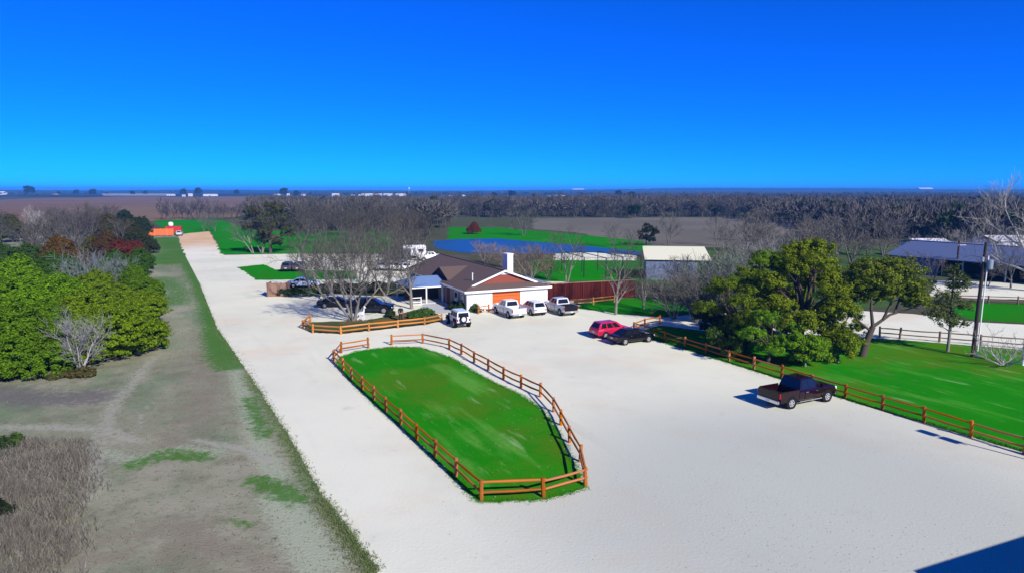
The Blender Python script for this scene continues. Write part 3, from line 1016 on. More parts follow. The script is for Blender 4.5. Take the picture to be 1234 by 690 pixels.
# barn outside the right edge, whose eave throws the dark triangle on the gravel
nb_ = thing('metal_barn', 'barn beyond the right edge, shading the gravel corner', 'barn', (20.97, 18.7, 0), math.atan2(2.77, 6.49))
mb = MB()
mb.slab([(0, 0, 5), (16, 0, 5), (16, -5, 6.6), (0, -5, 6.6)], .12)
mb.slab([(0, -5, 6.6), (16, -5, 6.6), (16, -10, 5), (0, -10, 5)], .12)
mb.build('roof', M['bluewall'], nb_)
part(nb_, 'wall', M['palebluewall'], [(.3, -9.7, 0, 15.7, -.3, 4.85)])
part(nb_, 'door', M['bluewall'], [(6, -.298, 0, 10, -.22, 3.6)])

# flood-light pole outside the right edge, whose shadow lies on the gravel
lp = thing('light_pole', 'twin floodlight pole by the right lawn, its shadow on gravel', 'light pole', (26.4 + 5.9, 40.2 - 7.95, 0), math.atan2(-2.2, 1.1))
mb = MB()
mb.tube([(0, 0, 0), (0, 0, 5.9)], [.09, .06], 10)
mb.build('pole', M['greymetal'], lp)
part(lp, 'crossarm', M['greymetal'], [(-1.3, -.05, 5.85, 1.3, .05, 5.95)])
for sx in (-1, 1):
    part(lp, 'lamp_head', M['black'], [(sx * .7 - .45, -.3, 5.96, sx * .7 + .45, .3, 6.15)])

# utility poles
up = G(1172, 430)
u1 = thing('utility_pole', 'tall dark utility pole with pale conduit and transformer on right lawn', 'utility pole', (up[0], up[1], 0))
mb = MB()
mb.tube([(0, 0, -.1), (.12, .05, 5), (.3, .1, 10.4)], [.19, .16, .12], 12)
mb.build('pole', M['pole'], u1)
mb = MB()
mb.tube([(.32, -.1, 0), (.42, -.05, 5), (.56, 0, 9.2)], [.055, .055, .05], 8)
mb.build('conduit', M['trim'], u1)
mb = MB()
mb.lathe([(.05, 0), (.24, .02), (.26, .1), (.26, .8), (.2, .86), (.06, .88)], 14, 'z', mtx=Matrix.Translation((.62, -.2, 8.0)))
mb.build('transformer', M['greymetal'], u1)
mb = MB()
mb.lathe([(.03, 0), (.14, .02), (.14, .4), (.04, .44)], 10, 'z', mtx=Matrix.Translation((-.1, -.22, 8.7)))
mb.build('insulator', M['greymetal'], u1)
up2 = (G(1152, 334)[0], G(1152, 334)[1])
u2 = thing('utility_pole', 'smaller far utility pole with short crossarm left of the tall pole', 'utility pole', (up2[0], up2[1], 0))
mb = MB()
mb.tube([(0, 0, -.1), (0, 0, 6.3)], [.2, .15], 10)
mb.build('pole', M['pole'], u2)
part(u2, 'crossarm', M['greymetal'], [(-.2, -.1, 5.5, 1.2, .02, 5.7)])
wp = G(1232.5, 440)
wpo = MB()
wpo.lathe([(.11, 0), (.11, 2.5), (.13, 2.5), (.13, 2.6), (.02, 2.68)], 12, 'z')
o = wpo.build('bollard_post', M['trim'])
o.location = (wp[0], wp[1], 0)
tag(o, 'white upright pipe post at right edge by the brush pile', 'post')

# black steel netting frame beyond the red wall
fr = G(703.6, 334.3)
nf = thing('netting_frame', 'black steel frame of tall posts and beams on green beyond red wall', 'frame', (fr[0], fr[1], 0))
p0 = [Vector((*G(x, y), 0)) - Vector((*fr, 0)) for x, y in ((703.6, 334.3), (730, 335.5), (750, 333.7), (772, 333))]
back = Vector((-3.2, 9.0, 0))
for q in p0:
    mb = MB()
    mb.tube([q, q + Vector((0, 0, 3.55))], .09, 8)
    mb.build('post', M['black'], nf)
    mb = MB()
    mb.tube([q + back, q + back + Vector((0, 0, 3.7))], .07, 8)
    mb.build('post', M['black'], nf)
    mb = MB()
    mb.tube([q + Vector((0, 0, 3.5)), q + back + Vector((0, 0, 3.65))], .07, 6)
    mb.build('beam', M['black'], nf)
for off, zz in ((Vector((0, 0, 0)), 3.5), (back, 3.65)):
    mb = MB()
    for a, b in zip(p0[:-1], p0[1:]):
        mb.tube([a + off + Vector((0, 0, zz)), b + off + Vector((0, 0, zz))], .03, 6)
    mb.build('cable', M['black'], nf)

# plank enclosure and planter by the drive
pe = G(323, 357.5)
en = thing('plank_enclosure', 'small brown vertical plank bin enclosure beside the white drive', 'enclosure', (pe[0], pe[1], 0), .12)
mb = MB()
for k in range(13):
    mb.box((k * .2 + .005, 0, 0), (k * .2 + .195, .05, 1.95 + R.uniform(-.04, .04)))
for k in range(11):
    mb.box((0.0, .06 + k * .2, 0), (.05, .06 + k * .2 + .19, 1.95))
    mb.box((2.55, .06 + k * .2, 0), (2.6, .06 + k * .2 + .19, 1.95))
mb.build('planks', M['plank'], en)
part(en, 'rail', M['wood_grey'], [(.06, .055, .4, 2.54, .12, .5), (.06, .055, 1.5, 2.54, .12, 1.6)])
part(en, 'corner_post', M['wood_grey'], [(-.12, -.1, 0, -.003, .12, 2.05), (2.603, -.1, 0, 2.72, .12, 2.05)])

# orange barrier at the end of the drive
ob = Vector((*G(179, 284.5), 0))
oe = Vector((*G(209, 284), 0))
orz = math.atan2((oe - ob).y, (oe - ob).x)
ol = (oe - ob).length
of = thing('barrier_fence', 'bright orange mesh barrier fence across far end of grass verge', 'barrier', ob, orz)
part(of, 'mesh_panel', M['orange_net'], [(0, -.03, .15, ol, .03, 2.3)])
for k in range(5):
    part(of, 'post', M['wood_bed'], [(k * ol / 4 - .1, -.15, 0, k * ol / 4 + .1, -.04, 2.5)])
rt = thing('equipment_trailer', 'red farm trailer with white tank behind the orange barrier', 'trailer', (ob.x + 3.6, ob.y + 4, 0), orz)
part(rt, 'body', M['redpaint'], [(0, 0, .7, 4.8, 2.2, 2.9)], bevel=.08)
mb = MB()
mb.lathe([(.1, 0), (.75, .1), (.8, .5), (.8, 1.0), (.55, 1.35), (.1, 1.45)], 14, 'z', mtx=Matrix.Translation((1.6, 1.1, 2.9)))
mb.build('tank', M['trim'], rt, smooth=True)
for x in (1.0, 3.8):
    for y in (-.12, 2.06):
        mb = MB()
        mb.lathe([(.3, 0), (.42, .03), (.42, .23), (.3, .26)], 16, 'y', mtx=Matrix.Translation((x, y, .42)))
        mb.build('wheel', M['tyre'], rt)


# ------------------------------------------------------------------ vehicles
def wheel_mesh(r, w):
    t = MB()
    t.lathe([(r * .62, -w / 2), (r * .9, -w / 2), (r, -w * .36), (r, w * .36), (r * .9, w / 2), (r * .62, w / 2), (r * .6, 0), (r * .62, -w / 2)], 24, 'y')
    rim = MB()
    rim.lathe([(0.001, w * .42), (r * .3, w * .40), (r * .5, w * .34), (r * .56, w * .48), (r * .64, w * .46), (r * .64, -w * .46), (r * .5, -w * .4), (0.001, -w * .4)], 24, 'y')
    for k in range(6):
        a = k * math.pi / 3
        mt = Matrix.Rotation(a, 4, 'Y')
        rim.box((r * .1, w * .3, -r * .06), (r * .56, w * .47, r * .06), mtx=mt)
    return t, rim


def loft(mb, st):
    o = len(mb.v)
    n = None
    for x, ring in st:
        n = len(ring)
        for (y, z) in ring:
            mb.v.append((x, y, z))
    for i in range(len(st) - 1):
        for k in range(n):
            k2 = (k + 1) % n
            mb.f.append((o + i * n + k, o + i * n + k2, o + (i + 1) * n + k2, o + (i + 1) * n + k))
            mb.mi.append(0)
    mb.f.append(tuple(o + k for k in range(n)))
    mb.f.append(tuple(o + (len(st) - 1) * n + k for k in range(n)))
    mb.mi += [0, 0]


def ring(hw, zb, zt):
    h = zt - zb
    half = [(hw * .86, zb), (hw * .97, zb + .1 * h), (hw, zb + .42 * h), (hw * .985, zb + .78 * h), (hw * .94, zb + .93 * h), (hw * .84, zt)]
    return half + [(-y, z) for y, z in half[::-1]]


SPEC = dict(
    pickup=dict(W=1.98, r=.41, ax=(-1.72, 1.86), body=[(-.96, .97, .45, 1.22), (0, .99, .42, 1.22), (1.15, .99, .42, 1.24), (1.5, .99, .42, 1.25), (2.3, .98, .45, 1.20), (2.72, .95, .48, 1.10), (2.9, .86, .52, .92)],
                cab=(-.95, 1.38, .93, 1.20, -.72, .52, .74, 1.93), side=[(.08, .40), (.45, .84)], L=5.8),
    suv=dict(W=1.86, r=.35, ax=(-1.36, 1.34), body=[(-2.28, .80, .45, .88), (-2.2, .88, .36, 1.0), (-1.6, .93, .32, 1.05), (0, .93, .30, 1.04), (1.05, .93, .30, 1.03), (1.7, .91, .32, .96), (2.1, .85, .36, .84), (2.3, .70, .42, .70)],
             cab=(-2.2, 1.15, .86, 1.02, -1.78, .18, .66, 1.66), side=[(.08, .30), (.34, .58), (.62, .86)], L=4.6),
    sedan=dict(W=1.88, r=.34, ax=(-1.42, 1.46), body=[(-2.4, .78, .42, .82), (-2.3, .86, .34, .93), (-1.6, .93, .29, .97), (0, .94, .26, .95), (1.1, .93, .26, .93), (1.75, .92, .28, .86), (2.2, .84, .32, .74), (2.42, .66, .36, .62)],
               cab=(-1.85, 1.25, .84, .94, -1.0, .18, .60, 1.42), side=[(.10, .42), (.47, .84)], L=4.85),
    jeep=dict(W=1.82, r=.42, ax=(-1.25, 1.35), body=[(-2.0, .76, .55, 1.18), (-1.0, .77, .5, 1.18), (.55, .77, .5, 1.18), (.7, .74, .5, 1.16), (1.9, .64, .55, 1.10), (1.98, .6, .6, 1.05)],
              cab=(-1.98, .62, .76, 1.16, -1.92, .28, .68, 1.84), side=[(.04, .28), (.33, .60), (.65, .93)], L=4.2),
)


def vehicle(kind, name, label, cat, loc, rz, col, group=None, bedcover=False, darktail=False, bumper=None, flare=False, scale=1.0, roofcol=None, rough=.3, name_p=None):
    s = SPEC[kind]
    t = thing(name, label, cat, (loc[0], loc[1], 0.014), rz, group)
    t.scale = (scale,) * 3
    pm = col if isinstance(col, bpy.types.Material) else paint(name_p or label.split()[0], col, rough)
    mb = MB()
    loft(mb, [(x, ring(hw, zb, zt)) for x, hw, zb, zt in s['body']])
    if kind == 'pickup':
        mb.box((-2.82, -.86, .55), (-.97, .86, .62))
    body = mb.build('body', pm, t, smooth=False, bevel=.025)
    # cabin
    xb0, xb1, hb, zb, xt0, xt1, ht, zt = s['cab']
    mb = MB()
    xm = (xt0 + xt1) / 2
    B = [(xb0, -hb, zb - .06), (xb1, -hb, zb - .06), (xb1, hb, zb - .06), (xb0, hb, zb - .06)]
    T = [(xt0, -ht, zt - .03), (xt1, -ht, zt - .03), (xt1, ht, zt - .03), (xt0, ht, zt - .03)]
    T2 = [(xt0 + .1, -ht * .8, zt), (xt1 - .1, -ht * .8, zt), (xt1 - .1, ht * .8, zt), (xt0 + .1, ht * .8, zt)]
    mb.add(B + T + T2, [(3, 2, 1, 0), (0, 1, 5, 4), (1, 2, 6, 5), (2, 3, 7, 6), (3, 0, 4, 7), (4, 5, 9, 8), (5, 6, 10, 9), (6, 7, 11, 10), (7, 4, 8, 11), (8, 9, 10, 11)])
    mb.build('cabin', pm, t, bevel=.03)
    if roofcol is not None:
        part(t, 'roof_panel', roofcol, [(xt0 + .06, -ht * .86, zt + .004, xt1 - .04, ht * .86, zt + .03)], bevel=.01)
    # panes
    B = [Vector(b) for b in B]
    T = [Vector(b) for b in T]

    def pane(nm, i, j, u0, u1, v0=.2, v1=.90):
        def q(u, v):
            return B[i].lerp(B[j], u).lerp(T[i].lerp(T[j], u), v)
        a = [q(u0, v0), q(u1, v0), q(u1, v1), q(u0, v1)]
        n = (a[1] - a[0]).cross(a[3] - a[0]).normalized()
        m_ = MB()
        m_.add([p - n * .02 for p in a] + [p + n * .008 for p in a], [(3, 2, 1, 0), (4, 5, 6, 7), (0, 1, 5, 4), (1, 2, 6, 5), (2, 3, 7, 6), (3, 0, 4, 7)])
        m_.build(nm, M['carglass'], t)
    for a, b in s['side']:
        pane('window', 0, 1, a, b)
        pane('window', 2, 3, 1 - b, 1 - a)
    pane('windshield', 1, 2, .07, .93, .12, .93)
    pane('rear_window', 3, 0, .09, .91, .22, .88)
    # door seams
    hw = s['W'] / 2
    for sx in ((-.42, .48, 1.22) if kind == 'pickup' else (-.9, .12, .98) if kind != 'jeep' else (-.85, -.1, .5)):
        for sg in (1, -1):
            yb = {'pickup': .988, 'jeep': .768, 'suv': .93, 'sedan': .935}[kind]
            part(t, 'door_seam', M['plastic'], [(sx - .012, min(sg * (yb - .03), sg * (yb + .006)), .52, sx + .012, max(sg * (yb - .03), sg * (yb + .006)), {'pickup': 1.08, 'jeep': 1.02, 'suv': .86, 'sedan': .78}[kind])])
    # wheels
    tm, rm = wheel_mesh(s['r'], .25)
    tm_, rm_ = tm.mesh('tyre', M['tyre']), rm.mesh('rim', M['rim'])
    for ax in s['ax']:
        for sg in (1, -1):
            w = link('wheel', tm_, t)
            w.location = (ax, sg * (hw - .105), s['r'])
            w.rotation_euler = (0, 0, 0 if sg > 0 else math.pi)
            link('rim', rm_, w)
            ar = MB()
            ar.lathe([(.001, hw * .7), (s['r'] * 1.17, hw * .7), (s['r'] * 1.17, hw + .004), (.001, hw + .004)], 24, 'y',
                     mtx=Matrix.Translation((ax, 0, s['r'] + .03)) @ Matrix.Rotation(0 if sg > 0 else math.pi, 4, 'Z'))
            ar.build('wheel_arch', M['plastic'] if not flare else M['plastic'], t)
    xr = s['body'][0][0] if kind != 'pickup' else -2.84
    xf = s['body'][-1][0]
    if kind == 'pickup':
        for sg in (1, -1):
            y0, y1 = sorted((sg * .88, sg * .985))
            mb = MB()
            mb.box((-2.82, y0, .5), (-.975, y1, 1.28))
            mb.build('bed_side', pm, t, bevel=.03)
        part(t, 'tailgate', M['plastic'] if darktail else pm, [(-2.9, -.875, .62, -2.825, .875, 1.27)], bevel=.015)
        part(t, 'bed_floor', M['plastic'], [(-2.8, -.87, .66, -.98, .87, .72)])
        if bedcover:
            part(t, 'bed_cover', M['plastic'], [(-2.8, -.872, 1.16, -.98, .872, 1.22)])
        bmp = bumper or M['chrome']
        part(t, 'rear_bumper', bmp, [(-3.02, -.95, .46, -2.86, .95, .68)], bevel=.03)
        part(t, 'front_bumper', bmp, [(2.74, -.93, .42, 2.98, .93, .66)], bevel=.03)
        part(t, 'grille', M['plastic'], [(2.8, -.52, .68, 2.93, .52, .98)], bevel=.02)
        part(t, 'running_board', bmp, [(-.9, -.99, .36, 1.3, -.9, .43), (-.9, .9, .36, 1.3, .99, .43)])
        for sg in (1, -1):
            y0, y1 = sorted((sg * .80, sg * .975))
            part(t, 'taillight', M['taillight'], [(-2.915, min(sg * .885, sg * .99), .84, -2.8, max(sg * .885, sg * .99), 1.2)], bevel=.01)
            part(t, 'headlight', M['headlight'], [(2.66, min(sg * .56, sg * .92), .84, 2.86, max(sg * .56, sg * .92), 1.03)], bevel=.02)
            part(t, 'mirror', pm, [(1.0, min(sg * .96, sg * 1.2), 1.22, 1.12, max(sg * .96, sg * 1.2), 1.46)], bevel=.03)
            for hx in (-.35, .62):
                part(t, 'door_handle', bmp, [(hx, min(sg * .985, sg * 1.015), 1.0, hx + .2, max(sg * .985, sg * 1.015), 1.04)])
        part(t, 'licence_plate', M['trim'], [(-3.03, -.17, .5, -3.021, .17, .62)])
    elif kind == 'jeep':
        part(t, 'rear_bumper', M['plastic'], [(-2.16, -.85, .48, -2.01, .85, .66)], bevel=.03)
        part(t, 'front_bumper', M['plastic'], [(1.99, -.85, .5, 2.18, .85, .68)], bevel=.03)
        for ax in s['ax']:
            for sg in (1, -1):
                part(t, 'fender_flare', M['plastic'], [(ax - .56, min(sg * .7, sg * .93), .90, ax + .56, max(sg * .7, sg * .93), .97)], bevel=.03)
        sw = link('spare_wheel', tm_, t)
        sw.location = (-2.14, .05, 1.06)
        sw.rotation_euler = (0, 0, math.pi / 2)
        rmo = link('rim', rm_, sw)
        for sg in (1, -1):
            part(t, 'taillight', M['taillight'], [(-2.05, min(sg * .62, sg * .78), .82, -1.98, max(sg * .62, sg * .78), 1.06)])
            part(t, 'headlight', M['headlight'], [(1.93, min(sg * .34, sg * .54), .82, 2.01, max(sg * .34, sg * .54), 1.0)])
            part(t, 'mirror', M['plastic'], [(.5, min(sg * .78, sg * 1.0), 1.2, .6, max(sg * .78, sg * 1.0), 1.4)], bevel=.02)
    else:
        part(t, 'rear_bumper', M['plastic'], [(xr - .03, -.78, .3, xr + .12, .78, .46)], bevel=.03)
        part(t, 'front_bumper', M['plastic'], [(xf - .2, -.68, .28, xf + .03, .68, .44)], bevel=.03)
        for sg in (1, -1):
            part(t, 'taillight', M['taillight'], [(xr - .015, min(sg * .5, sg * .82), .70, xr + .16, max(sg * .5, sg * .82), .84)], bevel=.02)
            part(t, 'headlight', M['headlight'], [(xf - .42, min(sg * .5, sg * .80), .60, xf - .06, max(sg * .5, sg * .80), .70)], bevel=.02)
            part(t, 'mirror', pm, [(.78, min(sg * .88, sg * 1.06), .98, .9, max(sg * .88, sg * 1.06), 1.12)], bevel=.03)
            for hx in (-.75, .3):
                part(t, 'door_handle', M['chrome'], [(hx, min(sg * .915, sg * .95), .86, hx + .18, max(sg * .915, sg * .95), .89)])
        part(t, 'licence_plate', M['trim'], [(xr - .03, -.2, .62, xr + .01, .2, .73)])
    return t


white = paint('white', (0.72, 0.73, 0.75))
silver = paint('silver_white', (0.62, 0.64, 0.67), .3, metal=.1)
blackp = paint('black', (0.006, 0.006, 0.008), .09, coat=.08)
maroon = paint('dark_maroon', (0.013, 0.002, 0.004), .09, coat=.08)
redp = paint('crimson', (0.50, 0.008, 0.055), .25)
greyp = paint('dark_grey', (0.05, 0.055, 0.065), .3)
RE1, RE2 = HRZ, HRZ + math.pi / 2
vehicle('pickup', 'pickup_truck', 'dark maroon crew cab pickup parked against the right lawn fence', 'pickup truck', (20.46, 47.26), math.radians(26.5), maroon, bumper=M['chrome'])
vehicle('pickup', 'pickup_truck', 'white pickup parked in front of the orange garage door', 'pickup truck', (-.35, 81.4), math.radians(116), white, bumper=M['greymetal'])
vehicle('suv', 'hatchback', 'silver white hatchback between the two pale pickups', 'car', (2.5, 82.8), math.radians(115), silver)
vehicle('pickup', 'pickup_truck', 'silver pickup with black bed and tailgate by the red wall', 'pickup truck', (5.9, 83.2), math.radians(115), silver, bedcover=True, darktail=True,
        bumper=M['greymetal'])
vehicle('jeep', 'off_road_car', 'white boxy off road car with spare wheel by tree bed', 'car', (-6.05, 75.3), math.radians(112), white,
        roofcol=mat('pale_blue_roof', (.55, .68, .74), .5))
vehicle('suv', 'crossover', 'crimson red crossover next to the black sedan', 'car', (10.35, 69.5), math.radians(27), redp)
vehicle('sedan', 'sedan', 'low black sedan parked beside the red crossover', 'car', (11.9, 66.7), math.radians(28), blackp)
q = G(447, 377.5)
vehicle('suv', 'van', 'large black van parked behind the tree bed and statue', 'van', (q[0], q[1] + .9), math.radians(4), blackp, scale=1.13)
q = G(403, 371)
vehicle('sedan', 'sedan', 'black car with painted white glare half hidden by the big bare tree', 'car', (q[0], q[1] + 1), math.radians(10), blackp,
        roofcol=mat('white_glare_panel', (.8, .8, .8), .4))  # white panel on the roof stands in for glare
for lb, (px, py), r in (('dark grey car left of two on the back lot', (348, 326), 95), ('dark grey car right of two on the back lot', (362, 326), 93)):
    q = G(px, py)
    vehicle('suv', 'parked_car', lb, 'car', q, math.radians(r), greyp, group='dark cars on the back gravel lot', scale=1.05)
q = G(362, 348)
vehicle('sedan', 'parked_car', 'pale blue silver car behind the hedge beside plank enclosure', 'car', (q[0], q[1] + 2), math.radians(5), paint('ice_blue', (.42, .50, .62)), scale=1.05)
for i, (px, py) in enumerate(((459, 325), (469, 325), (479, 325.5), (490, 326))):
    q = G(px, py)
    vehicle('suv', 'parked_car', ['white car leftmost in row behind bare trees', 'white car second from left in row behind bare trees', 'white car third from left in row behind bare trees',
                                  'white car rightmost in row behind bare trees'][i], 'car', q, math.radians(100), white, group='white cars parked behind the bare trees')
q = G(519, 314)
vehicle('pickup', 'pickup_truck', 'white pickup parked far behind the brown house roof', 'pickup truck', q, math.radians(20), white)
q = G(216.5, 284)
vehicle('suv', 'parked_car', 'small pale car at the end of the tan track', 'car', (q[0], q[1]), math.radians(110), paint('pale_grey', (.5, .54, .58)))
# dark cargo trailer and white motor home behind the trees
q = G(477, 318)
ct = thing('cargo_trailer', 'dark grey box trailer behind the bare trees', 'trailer', (q[0] - 2.6, q[1] + 1.5, 0), .08)
part(ct, 'body', paint('charcoal', (.04, .04, .05)), [(0, 0, .55, 5.4, 2.3, 2.75)], bevel=.05)
part(ct, 'trim_strip', M['greymetal'], [(-.02, -.015, .5, 5.42, -.002, .62), (-.02, -.015, 2.62, 5.42, -.002, 2.7)])
part(ct, 'tow_bar', M['black'], [(5.4, 1.05, .5, 6.6, 1.2, .62)])
for x in (2.2, 3.1):
    for y in (-.1, 2.18):
        mb = MB()
        mb.lathe([(.2, 0), (.36, .02), (.36, .2), (.2, .22)], 16, 'y', mtx=Matrix.Translation((x, y, .37)))
        mb.build('wheel', M['tyre'], ct)
q = G(497, 313)
mh = thing('camper_trailer', 'white camper trailer among the bare trees behind house', 'trailer', (q[0] - 2.2, q[1] + 1, 0), .35)
part(mh, 'body', M['trim'], [(0, 0, .5, 5.2, 2.3, 2.9)], bevel=.15)
part(mh, 'window', M['glass'], [(.6, -.012, 1.5, 1.8, -.002, 2.1), (3.4, -.012, 1.5, 4.6, -.002, 2.1)])
part(mh, 'door', M['greymetal'], [(2.3, -.02, .6, 2.95, -.002, 2.4)])
for y in (-.08, 2.18):
    mb = MB()
    mb.lathe([(.2, 0), (.34, .02), (.34, .2), (.2, .22)], 16, 'y', mtx=Matrix.Translation((2.6, y, .35)))
    mb.build('wheel', M['tyre'], mh)


# ------------------------------------------------------------------ trees
def bare_meshes(seed, h=10.0, spread=1.0, stems=4, r0=.22, levels=(4, 5, 5, 5), split=1, twig=.012, lean=(0, 0), fan=.45, first=.22, bm=None, droop=.0, lenf=.62):
    """trunk mesh (first levels) and crown mesh (finer limbs and twigs)"""
    rr = random.Random(seed)
    tb, cb = MB(), MB()

    def branch(p, d, ln, r, lev):
        last = lev == len(levels)
        nseg = 1 if last else (4 if lev == 0 else (3 if lev < 2 else 2))
        pts, rad = [p.copy()], [r]
        dd = d.copy()
        for k in range(nseg):
            wob = .10 if lev == 0 else .2
            dd = (dd + Vector((rr.uniform(-wob, wob), rr.uniform(-wob, wob), rr.uniform(-wob, wob) + (.10 if lev else .05) - droop * lev * .1))).normalized()
            pts.append(pts[-1] + dd * ln / nseg)
            rad.append(max(twig * .55, r * (1 - .62 * (k + 1) / nseg)))
        tgt = tb if lev <= split else cb
        tgt.tube(pts, rad, 7 if lev == 0 else (5 if lev == 1 else 3), cap=False)
        if last:
            return
        n = levels[lev]
        for i in range(n):
            t = (first if lev == 0 else .25) + (1 - (first if lev == 0 else .25)) * (i + rr.uniform(.2, .9)) / n
            t = min(t, .99)
            f = t * nseg
            k = min(int(f), nseg - 1)
            q = pts[k].lerp(pts[k + 1], f - k)
            base = (pts[k + 1] - pts[k]).normalized()
            a = i * 2.4 + rr.uniform(-.6, .6)
            u = base.cross(Vector((.3, .2, 1))).normalized()
            if u.length < .1:
                u = Vector((1, 0, 0))
            w = base.cross(u)
            ang = rr.uniform(.45, .95)
            nd = base * math.cos(ang) + (u * math.cos(a) + w * math.sin(a)) * math.sin(ang)
            nd = (nd + Vector((0, 0, .12))).normalized()
            rc = max(twig, min(r * .55, r * (1 - .6 * t) * .62))
            branch(q, nd, ln * lenf * rr.uniform(.7, 1.15) * (1.0 if t < .8 else .85), rc, lev + 1)

    for sidx in range(stems):
        a = 2 * math.pi * sidx / stems + rr.uniform(-.4, .4)
        f = 0 if stems == 1 else fan * rr.uniform(.6, 1.2)
        d = Vector((math.cos(a) * f * spread + lean[0], math.sin(a) * f * spread + lean[1], 1)).normalized()
        o = Vector((math.cos(a), math.sin(a), 0)) * (0 if stems == 1 else r0 * .9)
        branch(o - Vector((0, 0, .1)), d, h * rr.uniform(.55, .68), r0 * rr.uniform(.8, 1.1), 0)
    bark = bm or M['bark']
    return tb.mesh('trunk', bark, True), cb.mesh('crown', M['twig'])


def leaf_crown(seed, lobes, nclump, nleaf, leaf, clump=.55, shell=.62, flat=.5):
    """crown of many small leaf faces in uneven clumps; lobes = (x,y,z,rx,ry,rz)"""
    g = np.random.default_rng(seed)
    vol = np.array([l[3] * l[4] * l[5] for l in lobes]) ** (2 / 3)
    pick = g.choice(len(lobes), nclump, p=vol / vol.sum())
    C = np.array([lobes[i][:3] for i in pick])
    Rr = np.array([lobes[i][3:] for i in pick])
    d = g.normal(size=(nclump, 3))
    d /= np.linalg.norm(d, axis=1)[:, None]
    d[:, 2] = np.where(d[:, 2] < -.35, -d[:, 2] * g.random(nclump), d[:, 2])
    rad = shell + (1.10 - shell) * g.random(nclump) ** .7 + .28 * g.random(nclump) ** 6
    cc = C + d * Rr * rad[:, None]
    cs = clump * g.uniform(.55, 1.35, nclump)
    n = nclump * nleaf
    k = np.repeat(np.arange(nclump), nleaf)
    e = g.normal(size=(n, 3))
    e /= np.linalg.norm(e, axis=1)[:, None]
    pos = cc[k] + e * (cs[k] * g.random(n) ** .5)[:, None] * np.array([1, 1, .75])
    nrm = e * .8 + d[k] * .7 + g.normal(size=(n, 3)) * flat + np.array([0, 0, .25])
    nrm /= np.linalg.norm(nrm, axis=1)[:, None]
    t = np.cross(nrm, g.normal(size=(n, 3)))
    t /= np.linalg.norm(t, axis=1)[:, None]
    b = np.cross(nrm, t)
    sz = (leaf * g.uniform(.55, 1.3, n))[:, None]
    t = t * sz
    b = b * sz * .55
    V = np.stack([pos - t, pos + b * .9, pos + t, pos - b * .9], 1).reshape(-1, 3)
    F = np.arange(n * 4).reshape(-1, 4)
    return npmesh('crown', V, F, M['leaf'])


def trunk_to(seed, lobes, r0=.25, base=(0, 0, -.1), fork=.3, bm=None, n=None):
    rr = random.Random(seed)
    mb = MB()
    top = max(l[2] for l in lobes)
    fk = Vector((rr.uniform(-.2, .2), rr.uniform(-.2, .2), top * fork))
    mb.tube([base, fk * .5 + Vector((rr.uniform(-.1, .1), 0, 0)), fk], [r0 * 1.25, r0, r0 * .85], 9, False)
    for l in lobes:
        c = Vector(l[:3])
        mid = fk.lerp(c, .5) + Vector((rr.uniform(-.3, .3), rr.uniform(-.3, .3), rr.uniform(0, .4)))
        mb.tube([fk, mid, c], [r0 * .55, r0 * .35, r0 * .15], 6, False)
        for _ in range(4):
            e = c + Vector((rr.uniform(-1, 1) * l[3], rr.uniform(-1, 1) * l[4], rr.uniform(-.2, .9) * l[5])) * .85
            mb.tube([mid.lerp(c, rr.uniform(.2, 1)), (mid + e) / 2 + Vector((0, 0, .1)), e], [r0 * .2, r0 * .14, r0 * .05], 5, False)
    return mb.mesh('trunk', bm or M['bark'], True)


def put_tree(tm, cm, name, label, cat, xy, s=1.0, rz=None, color=(.05, .1, .02), group=None, sz=None, z=0.0):
    rz = R.uniform(0, 6.28) if rz is None else rz
    t = thing(name, label, cat, (xy[0], xy[1], z), rz, group)
    t.scale = (s, s, s if sz is None else sz)
    if tm is not None:
        link('trunk', tm, t)
    c = link('crown', cm, t)
    c.color = (*color, 1)
    return t


GREY = (0.125, 0.118, 0.100)
GREYB = (0.110, 0.108, 0.105)
PALE = (0.28, 0.26, 0.22)
# --- big bare trees of the bed and porch
bt = [bare_meshes(1, 11.0, 1.0, 6, .16, (6, 5, 5, 5), twig=.012, fan=.66, first=.34, split=2),
      bare_meshes(2, 10.5, 1.0, 3, .18, (6, 5, 5, 5), twig=.012, fan=.50, first=.3, split=2),
      bare_meshes(3, 10.5, 1.0, 1, .25, (9, 6, 5, 6), twig=.012, first=.22, split=2),
      bare_meshes(4, 9.0, 1.0, 2, .17, (6, 5, 4, 4), twig=.016, fan=.3, first=.2)]
put_tree(*bt[0], 'bare_tree', 'big grey bare tree with many fanning stems in the fenced bed', 'tree', G(425, 386), 1.0, 0.4, (.085, .080, .066))
put_tree(*bt[1], 'bare_tree', 'dark stemmed bare tree just behind the black cars', 'tree', G(396, 364), 1.0, 1.5, (.085, .080, .066))
put_tree(*bt[2], 'bare_tree', 'pale trunked bare tree standing by the blue porch roof', 'tree', G(496, 372), 1.05, 2.2, (.085, .080, .066))
put_tree(*bt[1], 'bare_tree', 'bare tree between porch and black van, whitish trunk', 'tree', G(466, 356), 1.0, 3.3, (.085, .080, .066))
put_tree(*bt[3], 'bare_tree', 'slender bare tree near the plank enclosure hedge', 'tree', G(376, 352), .95, 0.2, (.085, .080, .066))
put_tree(*bt[3], 'bare_tree', 'bare tree by the white cars behind the bed trees', 'tree', G(432, 340), 1.05, 4.0, (.085, .080, .066))
put_tree(*bt[3], 'bare_tree', 'upright bare tree between red wall and netting frame', 'tree', G(683, 340), .95, 2.4, (.085, .080, .066))
put_tree(*bt[2], 'bare_tree', 'bare tree on the small lawn at the red wall end', 'tree', G(742, 379), .82, 5.0, (.085, .080, .066))
put_tree(*bt[3], 'bare_tree', 'small bare tree between the red wall and dark brush', 'tree', G(775, 372), .7, 1.0, (.085, .080, .066))
